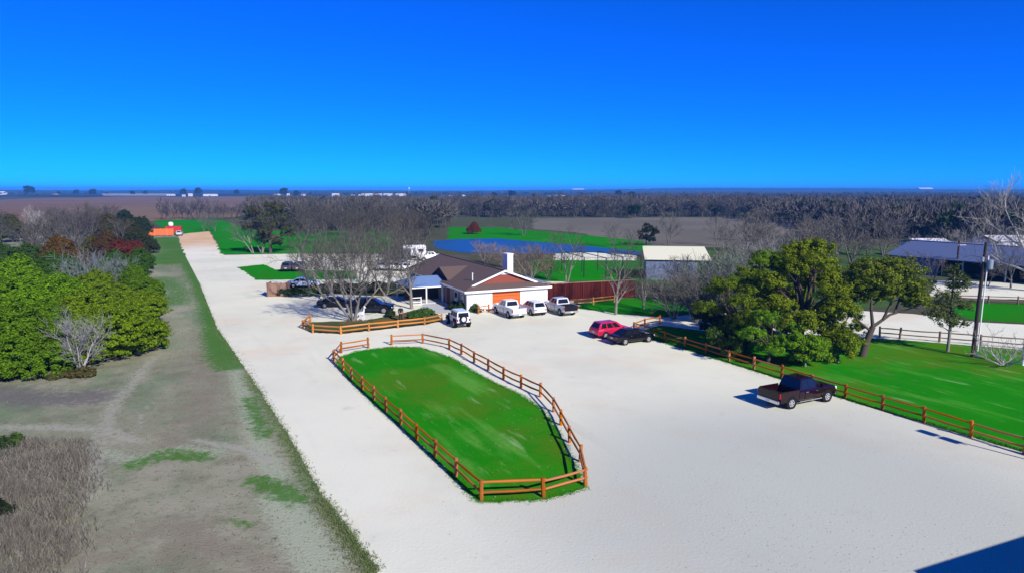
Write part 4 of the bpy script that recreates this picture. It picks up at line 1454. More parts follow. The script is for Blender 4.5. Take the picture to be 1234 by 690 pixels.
# bush-like twiggy trees behind the house and the brush left of the oaks
br_ = [bare_meshes(21, 6.0, 1.0, 7, .09, (5, 5, 5), twig=.022, fan=.75, split=0, first=.1),
       bare_meshes(22, 6.0, 1.0, 5, .10, (6, 5, 5), twig=.022, fan=.6, split=0, first=.1)]
brush = [(640, 338, 1.15, 'brownish twiggy bush tree right behind the chimney', (.19, .15, .11)), (661, 337, .9, 'small tan brushy tree right of the chimney bush', (.20, .16, .10)),
         (585, 318, .85, 'tan leafless shrubs seen over the house ridge', (.22, .17, .13)), (606, 322, .8, 'tan leafless shrub just left of the chimney top', (.22, .17, .13)),
         (812, 384, 1.0, 'tangled grey brush left edge of the dark thicket', GREY), (838, 388, 1.05, 'tangled grey brush in front of the cream shed', GREY),
         (862, 386, 1.15, 'tangled grey brush touching the left oak', GREYB), (846, 366, 1.2, 'pale tangled brush behind the dark thicket', (.17, .18, .15)),
         (880, 372, 1.35, 'greenish grey brush behind the left oak', (.13, .15, .11)), (815, 352, 1.0, 'grey brush below the cream shed wall', GREYB),
         (905, 345, 1.3, 'pale grey brush rising over the left oak', (.2, .19, .17)), (935, 335, 1.4, 'grey brush behind the tallest oak', (.18, .17, .16))]
for i, (px, py, s, lb, c) in enumerate(brush):
    put_tree(*br_[i % 2], 'brush_shrub', lb, 'shrub', G(px, py), s, None, c)
# --- leafy oaks on the right lawn


def rlobes(seed, n, rx, ry, z0, z1, r0, r1, taper=.35):
    """many small lobes scattered through an uneven envelope"""
    q_ = random.Random(seed)
    out = []
    for i in range(n):
        u = (i + q_.random()) / n
        z = z0 + (z1 - z0) * u
        wdt = (1 - abs(u - .42) ** 1.6 * 1.5) * q_.uniform(.45, 1.08)
        a = i * 2.4 + q_.uniform(-.5, .5)
        r_ = q_.uniform(r0, r1)
        out.append((math.cos(a) * rx * wdt, math.sin(a) * ry * wdt, z, r_ * q_.uniform(.9, 1.3), r_ * q_.uniform(.9, 1.3), r_ * q_.uniform(.65, .9)))
    return out


oakA = rlobes(301, 24, 3.7, 3.2, 1.6, 8.4, .75, 1.35)
oakA2 = rlobes(307, 20, 3.6, 3.1, 1.3, 7.8, .75, 1.3)
oakB = rlobes(303, 12, 2.7, 2.5, 1.3, 5.2, .75, 1.25)
lowB = rlobes(304, 8, 2.0, 1.6, .5, 2.3, .6, .95)
cA, tA = leaf_crown(31, oakA, 1000, 62, .09, .36, shell=.35), trunk_to(31, oakA, .27, bm=M['darkbark'])
cA2, tA2 = leaf_crown(35, oakA2, 760, 62, .09, .36, shell=.35), trunk_to(36, oakA2, .25, bm=M['darkbark'])
cB, tB = leaf_crown(32, oakB, 430, 62, .09, .34, shell=.4), trunk_to(32, oakB, .2, bm=M['darkbark'])
cL, tL = leaf_crown(33, lowB, 260, 62, .09, .32, shell=.4), trunk_to(33, lowB, .1)
put_tree(tA, cA, 'oak_tree', 'tallest green and olive oak right of the crimson car', 'tree', G(962, 425), 1.17, 1.2, (.165, .215, .010), sz=1.17)
put_tree(tA2, cA2, 'oak_tree', 'dark green oak left of the tallest oak, nearest the black sedan', 'tree', G(897, 424), .98, 0.2, (.125, .180, .010), sz=.93)
put_tree(tA, cA, 'oak_tree', 'green oak crown behind the left oak, over brush', 'tree', G(925, 398), 1.02, 3.4, (.125, .225, .010), sz=.95)
put_tree(tB, cB, 'oak_tree', 'rounded bright green oak in front, left of the leaning trunk', 'tree', G(925, 437), .86, 2.0, (.130, .270, .010))
put_tree(tL, cL, 'shrub', 'low green shrub at the foot of the oaks near maroon pickup', 'shrub', G(970, 441), 1.05, 1.0, (.125, .235, .008))
put_tree(tL, cL, 'shrub', 'low olive shrub left of the leaning oak trunk', 'shrub', G(1010, 436), 1.05, 2.6, (.165, .225, .010))
put_tree(tB, cB, 'oak_tree', 'small leafy oak filling the gap before the leaning oak', 'tree', G(1000, 420), .82, 1.9, (.145, .205, .010))
put_tree(tL, cL, 'shrub', 'dark low shrub under the left oak by the fence', 'shrub', G(880, 428), 1.1, 4.0, (.06, .11, .015))
put_tree(tL, cL, 'shrub', 'pale green shrub between left oak and brush', 'shrub', G(862, 405), 1.1, .6, (.05, .07, .025))
# leaning sparse oak
lobesO = [(-1.9, .8, 5.0, 1.4, 1.4, 1.2), (3.9, .3, 5.2, 1.5, 1.4, 1.1), (1.2, .8, 5.2, 1.8, 1.5, .9), (.9, 0, 6.6, 2.3, 2.2, 1.5), (3.0, .4, 6.0, 2.0, 2.0, 1.5), (-1.0, .4, 5.8, 1.6, 1.7, 1.3), (2.2, -.5, 7.6, 1.9, 1.8, 1.1), (4.4, 0, 4.6, 1.2, 1.2, 1.1), (-.1, 0, 7.4, 1.4, 1.4, 1.0)]
mbt = MB()
mbt.tube([(0, 0, -.1), (.25, 0, 1.2), (.75, .05, 2.6)], [.34, .27, .24], 10, False)
for a_, b_, c_, r_ in (((.75, .05, 2.6), (.5, .1, 4.2), (.4, 0, 6.4), .16), ((.75, .05, 2.6), (2.2, .2, 3.6), (4.3, .1, 4.3), .15), ((.6, .03, 2.2), (-.6, .2, 3.2), (-1.2, .4, 5.6), .12),
                       ((1.6, .1, 3.2), (2.2, 0, 4.8), (2.4, -.3, 7.2), .13), ((2.6, .2, 3.8), (3.0, .4, 4.8), (3.2, .4, 6.2), .10), ((.5, .1, 4.2), (1.3, .2, 5.2), (1.2, .1, 6.8), .08)):
    mbt.tube([a_, Vector(a_).lerp(Vector(b_), .55), b_, Vector(b_).lerp(Vector(c_), .5), c_], [r_, r_ * .85, r_ * .7, r_ * .5, r_ * .2], 7, False)
rO = random.Random(77)
for l in lobesO:
    for _ in range(14):
        c = Vector(l[:3])
        e = c + Vector((rO.uniform(-1, 1) * l[3], rO.uniform(-1, 1) * l[4], rO.uniform(-.8, 1) * l[5]))
        mbt.tube([c.lerp(Vector((1, 0, 4)), .35), c.lerp(e, .5), e], [.05, .035, .015], 5, False)
put_tree(mbt.mesh('trunk', M['darkbark'], True), leaf_crown(41, lobesO, 620, 48, .10, .40, shell=.3), 'oak_tree', 'leaning oak with bare dark limbs and sparse olive crown', 'tree', G(1039, 429),
         1.06, 0.0, (.150, .190, .018))
# wispy upright tree
lobesP = [(0, 0, 7.3, .8, .8, .9), (.4, 0, 6.2, 1.3, 1.2, .7), (-.7, 0, 5.3, 1.5, 1.4, .7), (.7, .2, 4.3, 1.6, 1.5, .7), (-1.1, 0, 3.4, 1.5, 1.4, .6), (.6, 0, 2.7, 1.5, 1.4, .5), (-1.6, 0, 4.3, 1.1, 1.1, .6)]
mbt = MB()
mbt.tube([(0, 0, -.1), (.05, 0, 3), (-.05, 0, 5.5), (0, 0, 7.8)], [.15, .12, .08, .03], 8, False)
for k in range(60):
    z = rO.uniform(1.8, 7.2)
    a = rO.uniform(0, 6.28)
    l = rO.uniform(.7, 2.3) * (1.2 - z / 9)
    mbt.tube([(0, 0, z), (math.cos(a) * l * .6, math.sin(a) * l * .6, z + l * .25), (math.cos(a) * l, math.sin(a) * l, z + l * .2)], [.035, .022, .01], 4, False)
put_tree(mbt.mesh('trunk', M['bark'], True), leaf_crown(42, lobesP, 260, 26, .10, .40, shell=.2), 'cedar_tree', 'wispy upright evergreen between leaning oak and utility pole', 'tree', G(1142, 423),
         1.0, 0, (.105, .135, .030))
# big pale bare tree at right edge, and bare tree before the barn
bp1 = bare_meshes(51, 17, 1.0, 2, .36, (6, 5, 5, 4), twig=.025, fan=.35, lean=(-.25, -.1), first=.2, bm=M['palebark'])
put_tree(*bp1, 'bare_tree', 'huge pale barked bare tree arching in at right edge', 'tree', G(1262, 352), 1.0, 0, PALE)
put_tree(*bt[2], 'bare_tree', 'bare tree standing in front of the blue barn roof', 'tree', G(1218, 347), .72, 1, PALE)
put_tree(*bt[3], 'bare_tree', 'thin bare tree left of the blue barn ridge', 'tree', G(1165, 322), .85, 2, PALE)
# dead brush pile
bd = bare_meshes(61, 4.2, 1.6, 7, .075, (4, 4, 3), twig=.016, fan=1.3, split=1, first=.15, bm=M['palebark'])
put_tree(*bd, 'brush_pile', 'dead pale branches heaped on lawn beside utility pole', 'branches', G(1211, 440), .9, .5, PALE)
# bare shrub and tufts at left
bs = bare_meshes(71, 5.2, 1.0, 6, .07, (6, 5, 5), twig=.012, fan=.5, split=0, first=.12, bm=M['palebark'])
put_tree(*bs, 'bare_shrub', 'leafless grey shrub standing alone before the green cedars', 'shrub', G(97, 447), 1.0, 0, (.25, .24, .24))
cT = leaf_crown(72, [(0, 0, .3, .6, .5, .45), (.5, .1, .25, .5, .4, .35), (-.5, 0, .3, .5, .4, .4)], 60, 40, .14, .28)
put_tree(None, cT, 'low_bush', 'brown green tuft at the foot of the leafless grey shrub', 'bush', G(100, 454), .95, 0, (.085, .075, .022))
put_tree(None, cT, 'low_bush', 'small olive tuft left of the leafless grey shrub', 'bush', G(73, 455), .8, 1, (.09, .09, .025))
put_tree(None, cT, 'low_bush', 'small green bush in dry grass at left edge', 'bush', G(20, 534), .7, 2, (.06, .11, .02))
put_tree(None, cT, 'low_bush', 'dark green bush at left frame edge above the dry grass', 'bush', G(0, 540), .8, 3, (.03, .06, .015))
put_tree(None, cT, 'low_bush', 'very dark bush at left frame edge low in dry grass', 'bush', G(-6, 620), .8, 3, (.02, .03, .012))
# bushes along the house and hedge by the enclosure
for px, py, s, c, lb in ((571, 375, 1.1, (.06, .10, .02), 'rounded green bush at the white garage corner'), (558, 374, 1.2, (.03, .06, .02), 'dark green bush under the shaded side wall'),
                         (546, 372, 1.1, (.025, .05, .02), 'dark green bush beside the red side door'), (512, 379, 1.0, (.06, .13, .02), 'bright green plant clump at right end of tree bed'),
                         (500, 383, .9, (.05, .11, .02), 'green plant clump near middle of the golden bed fence'), (470, 381, .9, (.03, .05, .015), 'dark low bush beside the person in black')):
    put_tree(None, cT, 'bush', lb, 'bush', G(px, py), s, None, c)
cH = leaf_crown(73, [(x, 0, .7, .9, .7, .75) for x in np.arange(-3.6, 3.7, 1.2)], 170, 45, .16, .42, shell=.75)
q = G(365, 357)
put_tree(None, cH, 'hedge', 'dark clipped hedge right of the plank enclosure', 'hedge', (q[0], q[1]), .75, .05, (.028, .065, .014))
q = G(425, 353)
put_tree(None, cH, 'hedge', 'long dull hedge behind the black van', 'hedge', (q[0], q[1]), 1.0, .05, (.06, .06, .035))
q = G(480, 350)
put_tree(None, cH, 'hedge', 'dull green hedge near the porch end', 'hedge', (q[0], q[1]), .8, .02, (.045, .055, .03))

# --- left evergreen thicket
cedar1 = [(0, 0, 1.9, 2.6, 2.5, 2.2), (-2.2, .5, 1.5, 1.9, 1.9, 1.7), (2.3, -.2, 1.6, 1.9, 1.9, 1.8), (.3, 1.5, 2.9, 1.9, 1.8, 1.8), (.2, -1.9, 1.2, 1.9, 1.5, 1.3), (-.9, -.6, 3.7, 1.5, 1.5, 1.3),
          (1.5, .4, 3.3, 1.3, 1.3, 1.2), (-2.6, -1.2, .9, 1.3, 1.2, 1.0), (2.7, -1.3, .9, 1.2, 1.2, 1.0), (-1.9, 1.6, 2.3, 1.3, 1.3, 1.2)]
cedar2 = [(0, 0, 2.2, 2.3, 2.3, 2.4), (1.7, .7, 1.5, 1.8, 1.8, 1.7), (-1.8, -.4, 1.6, 1.7, 1.7, 1.8), (.2, .1, 4.3, 1.4, 1.4, 1.4), (-.5, 1.3, 3.2, 1.4, 1.4, 1.4), (.6, -1.7, 1.2, 1.6, 1.4, 1.3),
          (-1.7, -1.6, .9, 1.2, 1.2, 1.0), (1.2, -.4, 3.3, 1.1, 1.1, 1.1)]
c1, t1 = leaf_crown(81, cedar1, 1750, 62, .085, .30, shell=.72), trunk_to(81, cedar1, .2, bm=M['darkbark'])
c2, t2 = leaf_crown(82, cedar2, 1400, 62, .085, .30, shell=.70), trunk_to(82, cedar2, .2, bm=M['darkbark'])
BRG, GRN, OLV, DRK = (.125, .250, .004), (.098, .190, .005), (.150, .235, .006), (.050, .115, .008)
left = [(132, 430, 1.12, 1, OLV, 'cedar_tree', 'broad olive green cedar right behind the leafless grey shrub'),
        (22, 450, 1.15, 2, GRN, 'cedar_tree', 'green cedar at left edge, nearest of the thicket'),
        (62, 430, 1.0, 2, GRN, 'cedar_tree', 'low green cedar filling the gap left of the leafless grey shrub'),
        (160, 395, .95, 1, OLV, 'cedar_tree', 'olive cedar behind the broad olive cedar at verge'),
        (75, 388, 1.1, 2, BRG, 'cedar_tree', 'vivid green cedar in middle of thicket below the straw tuft'),
        (-40, 440, 1.2, 1, GRN, 'cedar_tree', 'green cedar cut off by the left frame edge'),
        (100, 415, 1.05, 2, OLV, 'cedar_tree', 'yellow green cedar between the two nearest cedars'),
        (42, 405, 1.42, 1, BRG, 'cedar_tree', 'vivid light green cedar behind the nearest left cedar'),
        (-15, 398, 1.5, 1, BRG, 'cedar_tree', 'vivid light green cedar touching the left edge'),
        (20, 376, 1.35, 2, BRG, 'cedar_tree', 'vivid green rounded cedar farther up the left edge'),
        (112, 372, 1.05, 1, OLV, 'cedar_tree', 'olive cedar just below the grey blue bare shrubs'),
        (166, 366, .92, 2, GRN, 'cedar_tree', 'dark green cedar at the thicket edge by the verge'),
        (140, 350, 1.15, 1, DRK, 'cedar_tree', 'deep green cedar above the grey blue bare shrubs'),
        (68, 354, 1.15, 1, DRK, 'cedar_tree', 'dark olive tree left of the deep green cedar'),
        (78, 338, 1.3, 2, (.125, .070, .012), 'oak_tree', 'rust orange and olive tree in mid thicket'),
        (28, 338, 1.2, 1, (.05, .10, .014), 'cedar_tree', 'mid green tree left of the rust orange tree'),
        (-10, 332, 1.2, 2, DRK, 'cedar_tree', 'dark green tree by left frame edge, mid distance'),
        (170, 331, .85, 2, DRK, 'cedar_tree', 'small dark cedar jutting onto the verge'),
        (154, 322, 1.05, 1, (.15, .036, .018), 'oak_tree', 'red leaved tree near the verge'),
        (132, 318, 1.15, 2, (.095, .055, .016), 'oak_tree', 'brown and olive tree beside the red leaved tree'),
        (118, 316, 1.1, 1, (.10, .095, .014), 'oak_tree', 'yellow olive tree left of the brown tree'),
        (168, 306, 1.1, 1, (.045, .055, .014), 'oak_tree', 'dark olive tree nearest the orange barrier'),
        (158, 296, 1.3, 2, (.06, .06, .014), 'oak_tree', 'brown olive tree behind the dark olive tree'),
        (150, 292, 1.3, 1, (.08, .075, .016), 'oak_tree', 'olive tree above the grey bare trees'),
        (164, 286, 1.35, 1, (.035, .055, .012), 'oak_tree', 'dark green tree behind the orange barrier end'),
        (150, 281, 1.4, 2, (.028, .045, .014), 'oak_tree', 'dark crowned tree far up the thicket'),
        (130, 284, 1.4, 1, (.085, .070, .016), 'oak_tree', 'golden olive tree on the far thicket ridge'),
        (104, 282, 1.25, 2, (.13, .035, .022), 'oak_tree', 'rust red tree on the far thicket ridge'),
        (15, 292, 1.4, 2, (.085, .095, .016), 'oak_tree', 'yellow green tree among grey trees at left')]
for px, py, s, k, c, nm, lb in left:
    near = py > 366
    put_tree(t1 if k == 1 else t2, c1 if k == 1 else c2, nm, lb, 'tree', G(px, py), s * (1.12 if near else 1), None, c, sz=s * (.98 if py > 425 else 1.0), z=-.55 * s if near else 0)
put_tree(*bs, 'bare_shrub', 'grey blue bare shrub tangled between cedars', 'shrub', G(105, 368), 1.5, 1, (.17, .19, .19))
put_tree(*bs, 'bare_shrub', 'grey bare shrub beside the verge cedars', 'shrub', G(140, 366), 1.3, 2, (.17, .19, .19))
put_tree(None, cT, 'low_bush', 'pale straw coloured tuft in the green thicket', 'bush', (G(72, 372)[0], G(72, 372)[1]), 1.6, 0, (.28, .25, .12), z=2.6)

# grey bare trees behind the thicket (mid detail)
gm = [bare_meshes(90 + i, 9.5, 1.0, 2 + i % 2, .16, (5, 5, 5), twig=.036, fan=.35, split=1, first=.15, bm=M['midbark']) for i in range(3)]
gl = ['grey blue bare tree in the winter grove behind the cedars', 'grey bare tree in the winter grove behind the cedars']
rg = random.Random(9)
for i in range(34):
    px, py = rg.uniform(-40, 145), rg.uniform(276, 326)
    if px > 100 and py > 300:
        py -= 25
    put_tree(*gm[i % 3], 'bare_tree', 'grey bare tree in the winter grove behind the cedars', 'tree', G(px, py), rg.uniform(.85, 1.25), None, ((.080, .072, .060), (.070, .066, .060), (.095, .085, .070))[i % 3],
             group='grey bare trees behind the cedar thicket')
put_tree(*bp1, 'bare_tree', 'whitish dead tree standing out of the grey grove', 'tree', G(42, 292), .62, 2.5, (.3, .28, .25))
# trees left of the back lot
put_tree(tA2, cA2, 'oak_tree', 'dark round crowned tree on the green beyond the back lot', 'tree', G(326, 305), 1.28, 0.5, (.075, .085, .040), sz=1.45)
put_tree(*bt[1], 'bare_tree', 'pale multi stem bare tree beside the dark round crowned tree', 'tree', G(316, 305), 1.0, 1.0, GREY)
lb_ = bare_meshes(97, 10, 1.0, 2, .18, (6, 5, 5), twig=.03, fan=.2, lean=(-.55, 0), first=.3)
put_tree(*lb_, 'bare_tree', 'leaning bare tree at the green edge of back lot', 'tree', G(305, 305), .95, 0, GREY)
for px, py, lb in ((246, 279, 'small dark tree at right side of the tan track'), (252, 278, 'pale stemmed small tree right of the tan track'), (259, 279, 'small bare tree on the green by tan track')):
    put_tree(*gm[0], 'bare_tree', lb, 'tree', G(px, py), .75, None, GREY)
# pond bank trees
q = G(571, 282)
put_tree(None, c2, 'red_bush', 'round rust red bush on the green pond bank', 'bush', q, .72, 0, (.16, .045, .020))
put_tree(*gm[1], 'bare_tree', 'bare tree on the pond bank before the ploughed field', 'tree', G(631, 284), 1.15, 1, GREY)
put_tree(*gm[2], 'bare_tree', 'thin dead tree between pond and ploughed field', 'tree', G(739, 298), .75, 2, GREY)
put_tree(tB, cB, 'cedar_tree', 'small dark evergreen on the ploughed field edge', 'tree', G(779, 296), .8, 0, (.02, .032, .012), sz=1.1)
put_tree(*gm[0], 'bare_tree', 'bare tree right of the small dark evergreen by field', 'tree', G(806, 296), 1.05, 4, GREY)
put_tree(*gm[1], 'bare_tree', 'small bare tree between dark evergreen and pond', 'tree', G(762, 297), .6, 4, GREY)
for i in range(26):
    px, py = rg.uniform(862, 1090), rg.uniform(290, 326)
    put_tree(*gm[i % 3], 'bare_tree', 'pale bare tree in the grove behind the oaks', 'tree', G(px, py), rg.uniform(.8, 1.15), None, (.135, .122, .10), group='pale bare trees behind the oaks')
for i in range(38):
    put_tree(*gm[i % 3], 'bare_tree', 'bare tree behind the white cars and trailers', 'tree', G(rg.uniform(362, 512), rg.uniform(279, 302)), rg.uniform(.9, 1.1), None, (.070, .064, .052),
             group='bare trees behind the trailers')

for i, (px, py, s_) in enumerate(((1098, 335, .55), (1125, 338, .5), (1190, 345, .55), (1240, 350, .6), (1108, 322, .8), (1140, 316, .8), (1196, 312, .85), (1226, 312, .8))):
    put_tree(*gm[i % 3], 'bare_tree', 'bare tree screening the long blue barn', 'tree', G(px, py), s_, None, (.17, .155, .13), group='bare trees round the blue barn')
# --- tree line beyond the fields: individual trees with few, thick twigs
ft = []
for i in range(4):
    tm, cm = bare_meshes(110 + i, 10, 1.0, 2, .2, (5, 5, 5), twig=.06, fan=.3, split=0, first=.12, bm=M['darkbark'])
    ft.append((tm, cm))
for i in range(150):
    u = i / 149
    px = 330 + u * 620 + rg.uniform(-4, 4)
    py = 262.5 - 1.5 * math.sin(u * 3) + rg.uniform(-3, 1.5) + (3 if px < 520 else 0)
    if px > 900:
        py += (px - 900) * .09
    if px < 545:
        py += 13 * min(1, (545 - px) / 40)
    x, y = G(px, py)
    put_tree(*ft[i % 4], 'bare_tree', 'bare winter tree at the near edge of the long wood', 'tree', (x, y), rg.uniform(.8, 1.25), None, ((.085, .08, .07), (.075, .072, .068), (.10, .092, .078))[i % 3],
             group='bare trees along the wood edge')
for i in range(26):
    px = 196 + i * 5.6 + rg.uniform(-2, 2)
    x, y = G(px, 264 + rg.uniform(-1.5, 1.5))
    put_tree(*ft[i % 4], 'bare_tree', 'dark bare tree in the row behind the bright green meadow', 'tree', (x, y), rg.uniform(.7, 1.1), None, (.075, .07, .07),
             group='bare trees behind the green meadow')
fe_c = leaf_crown(120, [(0, 0, 4, 3, 3, 3.5), (1, 0, 6, 2, 2, 2)], 90, 14, .6, 1.0)
for i in range(22):
    px = rg.uniform(560, 1080)
    py = 263 + rg.uniform(-10, 1) + max(0, (px - 900) * .12)
    put_tree(None, fe_c, 'evergreen_tree', 'dark evergreen among the bare trees of the long wood', 'tree', G(px, py), rg.uniform(.8, 1.3), None, (.022, .036, .013),
             group='dark evergreens in the long wood')

# the far wood that reads as one mass
def wood(name, n, sampler, seed, evergreen=.06, hmin=7, hmax=12):
    g = np.random.default_rng(seed)
    V, MI = [], []
    base = 0
    per = 64
    pts = [sampler(g) for _ in range(n)]
    allV = np.zeros((n * per * 3, 3), np.float32)
    mi = np.zeros(n * per, np.int32)
    o = 0
    for (px, py) in pts:
        x, y = G(px, py)
        h = g.uniform(hmin, hmax)
        ev = g.random() < evergreen
        d = g.normal(size=(per, 3))
        d /= np.linalg.norm(d, axis=1)[:, None]
        d[:, 2] = np.abs(d[:, 2]) * 1.2 - .35
        rr_ = g.random(per) ** .4
        c = np.array([x, y, h * .56]) + d * (rr_ * h)[:, None] * np.array([.40, .40, .36])
        ln = h * (.17 if not ev else .15) * g.uniform(.6, 1.3, per)
        e = d + g.normal(0, .5, (per, 3)) + np.array([0, 0, .5])
        e /= np.linalg.norm(e, axis=1)[:, None]
        s_ = np.cross(e, g.normal(size=(per, 3)))
        s_ /= np.linalg.norm(s_, axis=1)[:, None]
        w = h * (.030 if not ev else .085)
        tri = np.stack([c - s_ * w - e * ln[:, None] * .5, c + s_ * w - e * ln[:, None] * .5, c + e * ln[:, None]], 1)
        tri[0] = [(x - .02 * h, y, 0), (x + .02 * h, y, 0), (x, y, h * .6)]
        tri[1] = [(x, y - .02 * h, 0), (x, y + .02 * h, 0), (x, y, h * .6)]
        tri[:, :, 2] = np.maximum(tri[:, :, 2], 0)
        allV[o * 3:(o + per) * 3] = tri.reshape(-1, 3)
        mi[o:o + per] = 1 if ev else 0
        o += per
    me_ = npmesh(name, allV, np.arange(n * per * 3).reshape(-1, 3), [M['farwood'], M['farevergreen']], mi)
    ob_ = link(name, me_)
    return tag(ob_, kind='stuff')


def s_mid(g):
    while True:
        px = g.uniform(300, 1260)
        py = 229 + 8.0 + 50 * g.random() ** 1.2
        lim = 277 if px < 545 else 262 if px < 640 else (262 if px < 880 else 262 + (px - 880) * .14)
        lo = 243.5 if px < 560 else (242 if px < 720 else 237)
        if lo < py < lim:
            return px, py


def s_far(g):
    while True:
        px = g.uniform(-60, 1300)
        py = 229 + 1.2 + 8 * g.random() ** 1.6
        if px < 340 and py > 233.2:
            continue
        if 340 < px < 715 and py > 236.5 and g.random() < .93:
            continue
        return px, py


def s_right(g):
    while True:
        px = g.uniform(1000, 1300)
        py = g.uniform(262, 300)
        if py < 290 + (px - 1080) * .02:
            return px, py


tag(wood('winter_wood', 4600, s_mid, 200, .05), 'grey brown bare winter wood stretching across the middle distance', 'wood')
tag(wood('far_wood', 4000, s_far, 201, .25, 6, 11), 'dark bluish belt of far woods below the horizon', 'wood')
def s_left(g):
    while True:
        px = g.uniform(-80, 132)
        py = g.uniform(232.5, 237.5)
        if px > 75 and py > 235.5:
            continue
        return px, py


tag(wood('hedgerow_wood', 230, s_left, 203, .35, 6, 13), 'grey and dark belt of far trees along the upper left horizon', 'wood')
tag(wood('right_wood', 420, s_right, 202, .12, 7, 11), 'brown bare wood behind the blue barn', 'wood')

# horizon trees at left standing out against the sky
hz = [(36, 236.5, 3.2, 'large far dark tree in a clump at upper left'), (92, 235.5, 2.0, 'far dark tree left of the pale stubble field'), (112, 236.5, 2.2, 'far broad dark tree beside the pale stubble field'),
      (160, 236, 1.6, 'far lone tree before the pale stubble field'), (221, 236.2, 2.3, 'far rounded dark tree, left of the pair on reddish field edge'),
      (239, 236.6, 2.6, 'far rounded dark tree, right of the pair on reddish field edge'), (342, 237, 2.5, 'far round dark tree above the back lot trees'),
      (175, 235.6, 1.6, 'far small tree right of the lone stubble field tree'), (285, 235.8, 2.0, 'far hazy tree on the horizon past the reddish field'),
      (357, 236.4, 1.8, 'far tree right of the round dark tree'), (596, 240, 1.4, 'far small tree at end of the green pasture'), (617, 239, 1.8, 'far tree in middle of the pasture'),
      (745, 241, 1.8, 'far dark tree right of the red barn'), (760, 241, 1.6, 'second far dark tree right of the red barn')]
for px, py, s, lb in hz:
    put_tree(None, fe_c, 'horizon_tree', lb, 'tree', G(px, py), s, None, (.030, .038, .020))

# far houses and barns
hm = {}


def farhouse(px, py, w, h, d, label, wallm, roofm, rz=0.0, group=None, cat='house', name='far_house'):
    x, y = G(px, py)
    t = thing(name, label, cat, (x, y, 0), rz, group)
    mb = MB()
    mb.box((-w / 2, 0, 0), (w / 2, d, h))
    mb.build('wall', wallm, t)
    mb = MB()
    e = d * .04 + .3
    rh = h + min(w, d) * .22
    mb.slab([(-w / 2 - e, -e, h + .1), (w / 2 + e, -e, h + .1), (w / 2 + e, d / 2, rh), (-w / 2 - e, d / 2, rh)], .25)
    mb.slab([(-w / 2 - e, d / 2, rh), (w / 2 + e, d / 2, rh), (w / 2 + e, d + e, h + .1), (-w / 2 - e, d + e, h + .1)], .25)
    mb.build('roof', roofm, t)
    part(t, 'door', M['fargrey'], [(-w * .1, -.12, 0, w * .1, -.01, h * .7)])
    return t


W_, G_, RB = M['farwhite'], M['fargrey'], M['farred']
fh = [(404, 237.2, 14, 4.5, 12, 'white far house left of the pasture house row', W_, W_), (425, 237.5, 6, 3.5, 6, 'tiny white far shed left of the house row', W_, W_)]
for i, px in enumerate((434, 439, 443, 447, 453, 457, 461, 465, 470, 479, 483, 486)):
    fh.append((px, 236.6 + rg.uniform(-.3, .2), rg.uniform(8, 12), 4, 9, 'small white house in the far pasture row', W_, W_, rg.uniform(-.3, .3), 'white houses in the far row'))
fh += [(543, 238.6, 9, 3.2, 7, 'far white house at left of green pasture end', W_, W_), (558, 238.4, 8, 3.5, 7, 'far white house at middle of green pasture end', W_, W_),
       (569, 238.8, 9, 3, 7, 'far low white house at right of green pasture end', W_, G_), (648, 240, 8, 3.5, 7, 'small pale house left of the big white barn', W_, W_),
       (662, 239.5, 8, 3.5, 7, 'small white house just left of big white barn', W_, G_), (675, 242, 15, 4.5, 14, 'big bright white far barn on the green', W_, W_),
       (693, 241.2, 9, 3.5, 9, 'white house right of big white barn', W_, W_), (706, 239.8, 9, 4, 9, 'red far barn on the green', RB, RB), (715, 239.8, 9, 3.5, 9, 'white house right of red far barn', W_, G_),
       (697, 230.9, 110, 16, 60, 'pale long building on the blue horizon', W_, W_), (762, 231.2, 40, 14, 40, 'pale building right of centre on the blue horizon', W_, W_),
       (781, 231.5, 40, 14, 40, 'white building right of centre on blue horizon', W_, W_), (796, 231.2, 60, 14, 40, 'white twin building on the blue horizon', W_, W_),
       (873, 231.0, 30, 14, 30, 'tiny white house under the right ridge', W_, W_), (912, 230.6, 30, 14, 30, 'tiny white house below highest ridge trees', W_, W_),
       (1117, 231.6, 90, 18, 60, 'bright white building on the far right ridge', W_, W_), (1088, 230.8, 40, 14, 40, 'pale house left of the bright ridge building', W_, W_),
       (837, 246.5, 9, 3.5, 8, 'pale roofed hut inside the right wood', mat('tan_wall', (.5, .42, .32), .9), G_),
       (-2, 235, 26, 6, 20, 'white far building at left frame edge', W_, W_), (66, 234.5, 14, 5, 12, 'pale far house behind grey trees at upper left', W_, G_),
       (203, 236.2, 9, 3, 7, 'tiny white trailer home far left of field edge', W_, W_), (208, 236.2, 8, 3, 7, 'tiny white trailer home on field edge', W_, W_),
       (229, 236.8, 8, 5, 7, 'small white house between the rounded dark trees', W_, W_), (253, 236.6, 32, 3.2, 8, 'long low white shed at reddish field edge', W_, W_),
       (221, 237, 6, 3, 5, 'tiny white shed under left rounded tree', W_, W_), (334, 236.6, 14, 3.5, 8, 'low white shed left of the round dark tree', W_, W_), (347, 236.6, 6, 5, 6, 'narrow white house beside round dark tree', W_, W_),
       (365, 236.4, 10, 3.5, 8, 'pale shed right of the round dark tree', W_, G_)]
for a in fh:
    farhouse(*a)
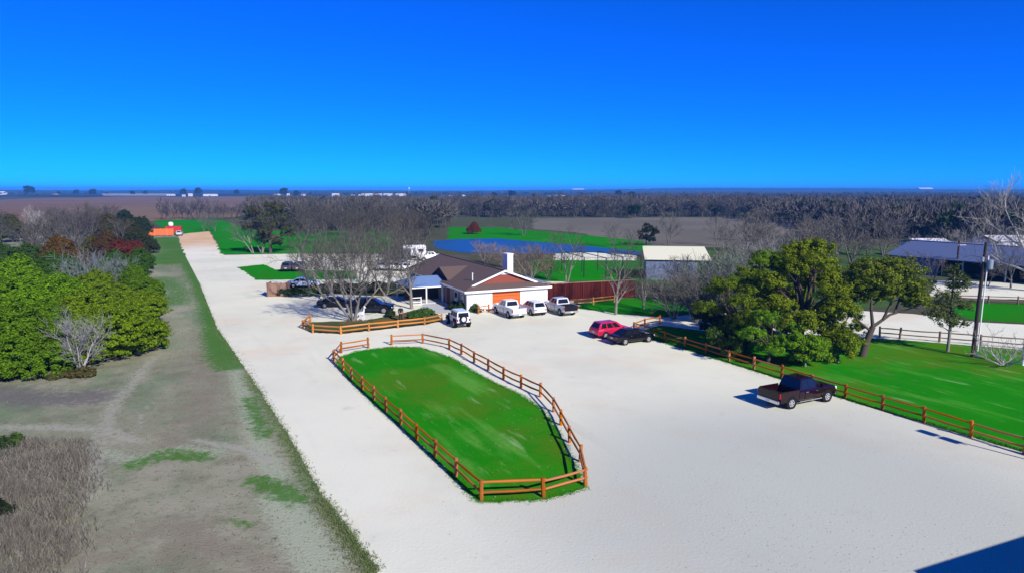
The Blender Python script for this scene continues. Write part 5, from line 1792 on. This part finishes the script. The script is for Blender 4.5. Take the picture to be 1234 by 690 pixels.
# water tower and mast on the horizon
x, y = G(493, 232.5)
wt = thing('water_tower', 'tiny white water tower on the horizon left of centre', 'water tower', (x, y, 0))
mb = MB()
mb.lathe([(.6, 0), (3, 6), (4.5, 10), (4, 14), (1, 17)], 14, 'z', mtx=Matrix.Translation((0, 0, 12)))
mb.build('tank', M['farwhite'], wt, True)
mb = MB()
mb.tube([(0, 0, 0), (0, 0, 13)], 1.0, 10)
mb.build('column', M['farwhite'], wt)
x, y = G(721, 231)
ms_ = thing('tower', 'dark slim tower on the horizon right of centre', 'tower', (x, y, 0))
mb = MB()
mb.tube([(0, 0, 0), (0, 0, 30)], [7, 5], 8)
mb.build('shaft', M['fargrey'], ms_)
mb = MB()
mb.tube([(0, 0, 30), (0, 0, 36)], [3, 1.5], 8)
mb.build('top', M['fargrey'], ms_)


# ------------------------------------------------------------------ grasses
def blades(name, pts, hmin, hmax, w, m, per=3, lean=.5, seed=1):
    g = np.random.default_rng(seed)
    pts = np.asarray(pts)
    n = len(pts) * per
    p = np.repeat(pts, per, 0) + g.normal(0, .06, (n, 2))
    h = g.uniform(hmin, hmax, n)
    a = g.uniform(0, 6.283, n)
    l = np.stack([g.normal(0, lean, n), g.normal(0, lean, n)], 1) * h[:, None]
    sd_ = np.stack([np.cos(a), np.sin(a)], 1) * w
    V = np.zeros((n, 3, 3), np.float32)
    V[:, 0, :2] = p - sd_
    V[:, 1, :2] = p + sd_
    V[:, 2, :2] = p + l
    V[:, 2, 2] = h
    V[:, :2, 2] = 0.0
    me_ = npmesh(name, V.reshape(-1, 3), np.arange(n * 3).reshape(-1, 3), m)
    return link(name, me_)


g = np.random.default_rng(77)
# tall dry grass, lower left
reg = np.array(P((-90, 536), (30, 530), (98, 530), (112, 545), (100, 565), (106, 590), (88, 615), (98, 650), (76, 680), (84, 720), (-120, 720)))
lo, hi = reg.min(0), reg.max(0)


def inside(p, poly):
    x, y = p[:, 0], p[:, 1]
    c = np.zeros(len(p), bool)
    j = len(poly) - 1
    for i in range(len(poly)):
        xi, yi = poly[i]
        xj, yj = poly[j]
        c ^= ((yi > y) != (yj > y)) & (x < (xj - xi) * (y - yi) / (yj - yi + 1e-12) + xi)
        j = i
    return c


cand = lo + g.random((60000, 2)) * (hi - lo)
clus = lo + g.random((500, 2)) * (hi - lo)
cand = np.concatenate([cand[:14000], clus[g.integers(0, 500, 24000)] + g.normal(0, .3, (24000, 2))])
cand = cand[inside(cand + g.normal(0, .45, cand.shape), reg)]
tag(blades('tall_dry_grass', cand, .12, .62, .018, M['drygrass'], 2, .45, 5), 'tall tangled dry grass in the lower left corner', 'grass', kind='stuff')
# short dry tussocks over the verge
uu = RD0 + (g.random((9000, 1)) * 45 - 2) * RDD + (g.random((9000, 1)) ** 1.0 * 24 + .2) * RDN
tag(blades('verge_grass', uu, .03, .12, .018, M['drygrass'], 2, .6, 6), 'sparse short dry grass on the verge', 'grass', kind='stuff')
# green tufts along the ragged gravel edge and lawn edges
_rl = [Vector(p) for p in road_left[1:8]]
_sg = list(zip(_rl[:-1], _rl[1:]))
_k = g.choice(len(_sg), 4200, p=np.array([.26, .2, .2, .16, .1, .08]))
_t = g.random(4200)
ed = np.array([tuple(_sg[a][0].lerp(_sg[a][1], b)) for a, b in zip(_k, _t)]) + (np.abs(g.normal(0, .38, (4200, 1))) - .10 - .3 * (g.random((4200, 1)) < .08)) * RDN
tag(blades('edge_grass', ed, .04, .16, .016, M['grassblade'], 3, .7, 7), 'rough grass fringe along the left edge of the drive', 'grass', kind='stuff')


def along(poly, n, sp, closed=True):
    poly = [Vector(p) for p in poly]
    segs = list(zip(poly, poly[1:] + (poly[:1] if closed else [])))
    if not closed:
        segs = list(zip(poly[:-1], poly[1:]))
    ls = np.array([(b - a).length for a, b in segs])
    k = g.choice(len(segs), n, p=ls / ls.sum())
    t = g.random(n)
    A = np.array([tuple(s[0]) for s in segs])
    B = np.array([tuple(s[1]) for s in segs])
    return A[k] + (B - A)[k] * t[:, None] + g.normal(0, sp, (n, 2))


M['lawnblade'] = mat('lawn_blades', (0.012, 0.19, 0.004), 0.9, spec=0.0, col2=(0.05, 0.19, 0.008), scale=.3, island=.4)
tag(blades('lawn_edge_grass', along(lawn_poly, 5200, .12), .03, .13, .014, M['lawnblade'], 3, .6, 8), 'green grass fringe round the lawn island', 'grass', kind='stuff')
tag(blades('lawn_edge_grass', along([(37.4, 22), (29.9, 37.68), (25, 46.5), (20.1, 56.4)] + P((786, 408), (764, 400.5)), 5000, .16, False), .03, .15, .016, M['lawnblade'], 3, .6, 9),
    'green grass fringe along the right lawn edge', 'grass', kind='stuff')
gp = lo * 0 + np.array([-15, 31]) + g.random((60000, 2)) * np.array([20, 38])
gp = gp[inside(gp, np.array(lawn_poly))]
tag(blades('lawn_grass', gp, .02, .07, .012, M['lawnblade'], 2, .6, 10), 'mown grass blades over the lawn island', 'grass', kind='stuff')
# stones and lumps on the gravel
sv, sf = [], []
for i in range(1600):
    c = np.array([g.uniform(-4, 26), g.uniform(24, 46)])
    if i % 2:
        c = np.array([13, 27]) + g.normal(0, 3.2, 2)
    r = g.uniform(.012, .04)
    b = len(sv)
    for k in range(5):
        a = k * 1.257 + g.uniform(-.3, .3)
        sv.append((c[0] + math.cos(a) * r, c[1] + math.sin(a) * r, .014))
    sv.append((c[0], c[1], .014 + r * .8))
    sf += [(b + k, b + (k + 1) % 5, b + 5) for k in range(5)]
tag(link('loose_stones', npmesh('loose_stones', sv, sf, mat('limestone', (.42, .41, .39), .95, var=.2, island=.3))), 'loose stones scattered on the gravel lot', 'stones', kind='stuff')


# ------------------------------------------------------------------ people and statue
def skinned(name, joints, edges, m, parent=None, sub=2, root=0):
    me_ = bpy.data.meshes.new(name)
    me_.from_pydata([j[:3] for j in joints], edges, [])
    ob_ = link(name, me_, None)
    sk = ob_.modifiers.new('skin', 'SKIN')
    ss = ob_.modifiers.new('sub', 'SUBSURF')
    ss.levels = ss.render_levels = sub
    for v, j in zip(me_.skin_vertices[0].data, joints):
        v.radius = (j[3], j[3])
    me_.skin_vertices[0].data[root].use_root = True
    dg = bpy.context.evaluated_depsgraph_get()
    dg.update()
    nm = bpy.data.meshes.new_from_object(ob_.evaluated_get(dg))
    bpy.data.objects.remove(ob_)
    nm.materials.clear()
    nm.materials.append(m)
    nm.polygons.foreach_set('use_smooth', [True] * len(nm.polygons))
    return link(name, nm, parent)


pp = G(483, 386.5)
pr_ = thing('person', 'person in black standing in the tree bed near the golden fence', 'person', (pp[0], pp[1], .03), .3)
J = [(0, 0, .95, .15), (0, 0, 1.15, .145), (0, .01, 1.38, .15), (0, 0, 1.50, .06), (0, .015, 1.60, .085), (0, .02, 1.70, .085),
     (.19, 0, 1.41, .06), (.26, .02, 1.14, .048), (.24, -.06, .90, .036), (-.19, 0, 1.41, .06), (-.26, .02, 1.14, .048), (-.24, -.06, .90, .036),
     (.1, 0, .88, .09), (.11, -.01, .48, .062), (.12, .02, .09, .045), (.13, -.12, .04, .04), (-.1, 0, .88, .09), (-.12, .01, .48, .062), (-.13, .04, .09, .045), (-.14, -.10, .04, .04)]
Ed = [(0, 1), (1, 2), (2, 3), (3, 4), (4, 5), (2, 6), (6, 7), (7, 8), (2, 9), (9, 10), (10, 11), (0, 12), (12, 13), (13, 14), (14, 15), (0, 16), (16, 17), (17, 18), (18, 19)]
for hx, hb in ((.24, 8), (-.24, 11)):
    sg = 1 if hx > 0 else -1
    J.append((hx, -.08, .83, .030))
    Ed.append((hb, len(J) - 1))
    pb_ = len(J) - 1
    for k in range(4):
        J.append((hx - sg * .005, -.105 + k * .02, .77, .009))
        J.append((hx - sg * .015, -.10 + k * .018, .72 + .008 * abs(k - 1.3), .008))
        Ed += [(pb_, len(J) - 2), (len(J) - 2, len(J) - 1)]
    J.append((hx - sg * .03, -.11, .79, .010))
    Ed.append((pb_, len(J) - 1))
skinned('body', J, Ed, M['skin'], pr_)
skinned('jacket', [(0, 0, .92, .175), (0, 0, 1.15, .168), (0, .01, 1.40, .17), (0, 0, 1.5, .075), (.2, 0, 1.42, .078), (.265, .02, 1.14, .064), (.245, -.055, .92, .052), (-.2, 0, 1.42, .078),
                   (-.265, .02, 1.14, .064), (-.245, -.055, .92, .052)], [(0, 1), (1, 2), (2, 3), (2, 4), (4, 5), (5, 6), (2, 7), (7, 8), (8, 9)], M['cloth'], pr_)
skinned('trousers', [(0, 0, .96, .16), (.1, 0, .86, .108), (.112, -.01, .48, .08), (.12, .02, .10, .066), (-.1, 0, .86, .108), (-.122, .01, .48, .08), (-.13, .04, .10, .066)],
        [(0, 1), (1, 2), (2, 3), (0, 4), (4, 5), (5, 6)], M['cloth'], pr_)
skinned('hair', [(0, .03, 1.62, .075), (0, .05, 1.70, .098), (0, .0, 1.77, .075)], [(0, 1), (1, 2)], M['hair'], pr_)

sp_ = G(435, 386)
st = thing('animal_statue', 'white long necked animal statue standing beside the big bare tree', 'statue', (sp_[0], sp_[1], .03), -.35)
J = [(-.35, 0, .78, .20), (.0, 0, .80, .21), (.3, 0, .86, .19), (.42, 0, 1.15, .10), (.46, 0, 1.45, .08), (.52, 0, 1.58, .10), (.72, 0, 1.52, .055), (.46, .07, 1.72, .028), (.46, -.07, 1.72, .028),
     (-.38, .13, .55, .09), (-.42, .13, .30, .05), (-.38, .13, .02, .05), (-.38, -.13, .55, .09), (-.42, -.13, .30, .05), (-.38, -.13, .02, .05),
     (.32, .13, .55, .075), (.34, .13, .28, .045), (.33, .13, .02, .05), (.32, -.13, .55, .075), (.34, -.13, .28, .045), (.33, -.13, .02, .05), (-.55, 0, .80, .05), (-.62, 0, .62, .04)]
Ed = [(0, 1), (1, 2), (2, 3), (3, 4), (4, 5), (5, 6), (5, 7), (5, 8), (0, 9), (9, 10), (10, 11), (0, 12), (12, 13), (13, 14), (2, 15), (15, 16), (16, 17), (2, 18), (18, 19), (19, 20), (0, 21), (21, 22)]
skinned('body', J, Ed, M['statue'], st, root=1)
part(st, 'base', M['wood_grey'], [(-.7, -.35, -.02, .7, .35, .05)])

# ------------------------------------------------------------------ haze
hz_ = bpy.data.materials.new('haze_air')
hz_.use_nodes = True
hn = hz_.node_tree
for n_ in list(hn.nodes):
    if n_.type == 'BSDF_PRINCIPLED':
        hn.nodes.remove(n_)
pv = hn.nodes.new('ShaderNodeVolumePrincipled')
pv.inputs['Color'].default_value = (0.10, 0.42, 1.0, 1)
pv.inputs['Density'].default_value = 0.00022
pv.inputs['Anisotropy'].default_value = 0.0
hn.links.new(pv.outputs[0], hn.nodes['Material Output'].inputs['Volume'])
mb = MB()
mb.box((-8400, -8400, -1.0), (8400, 8400, 40))
tag(mb.build('haze', hz_), kind='stuff')
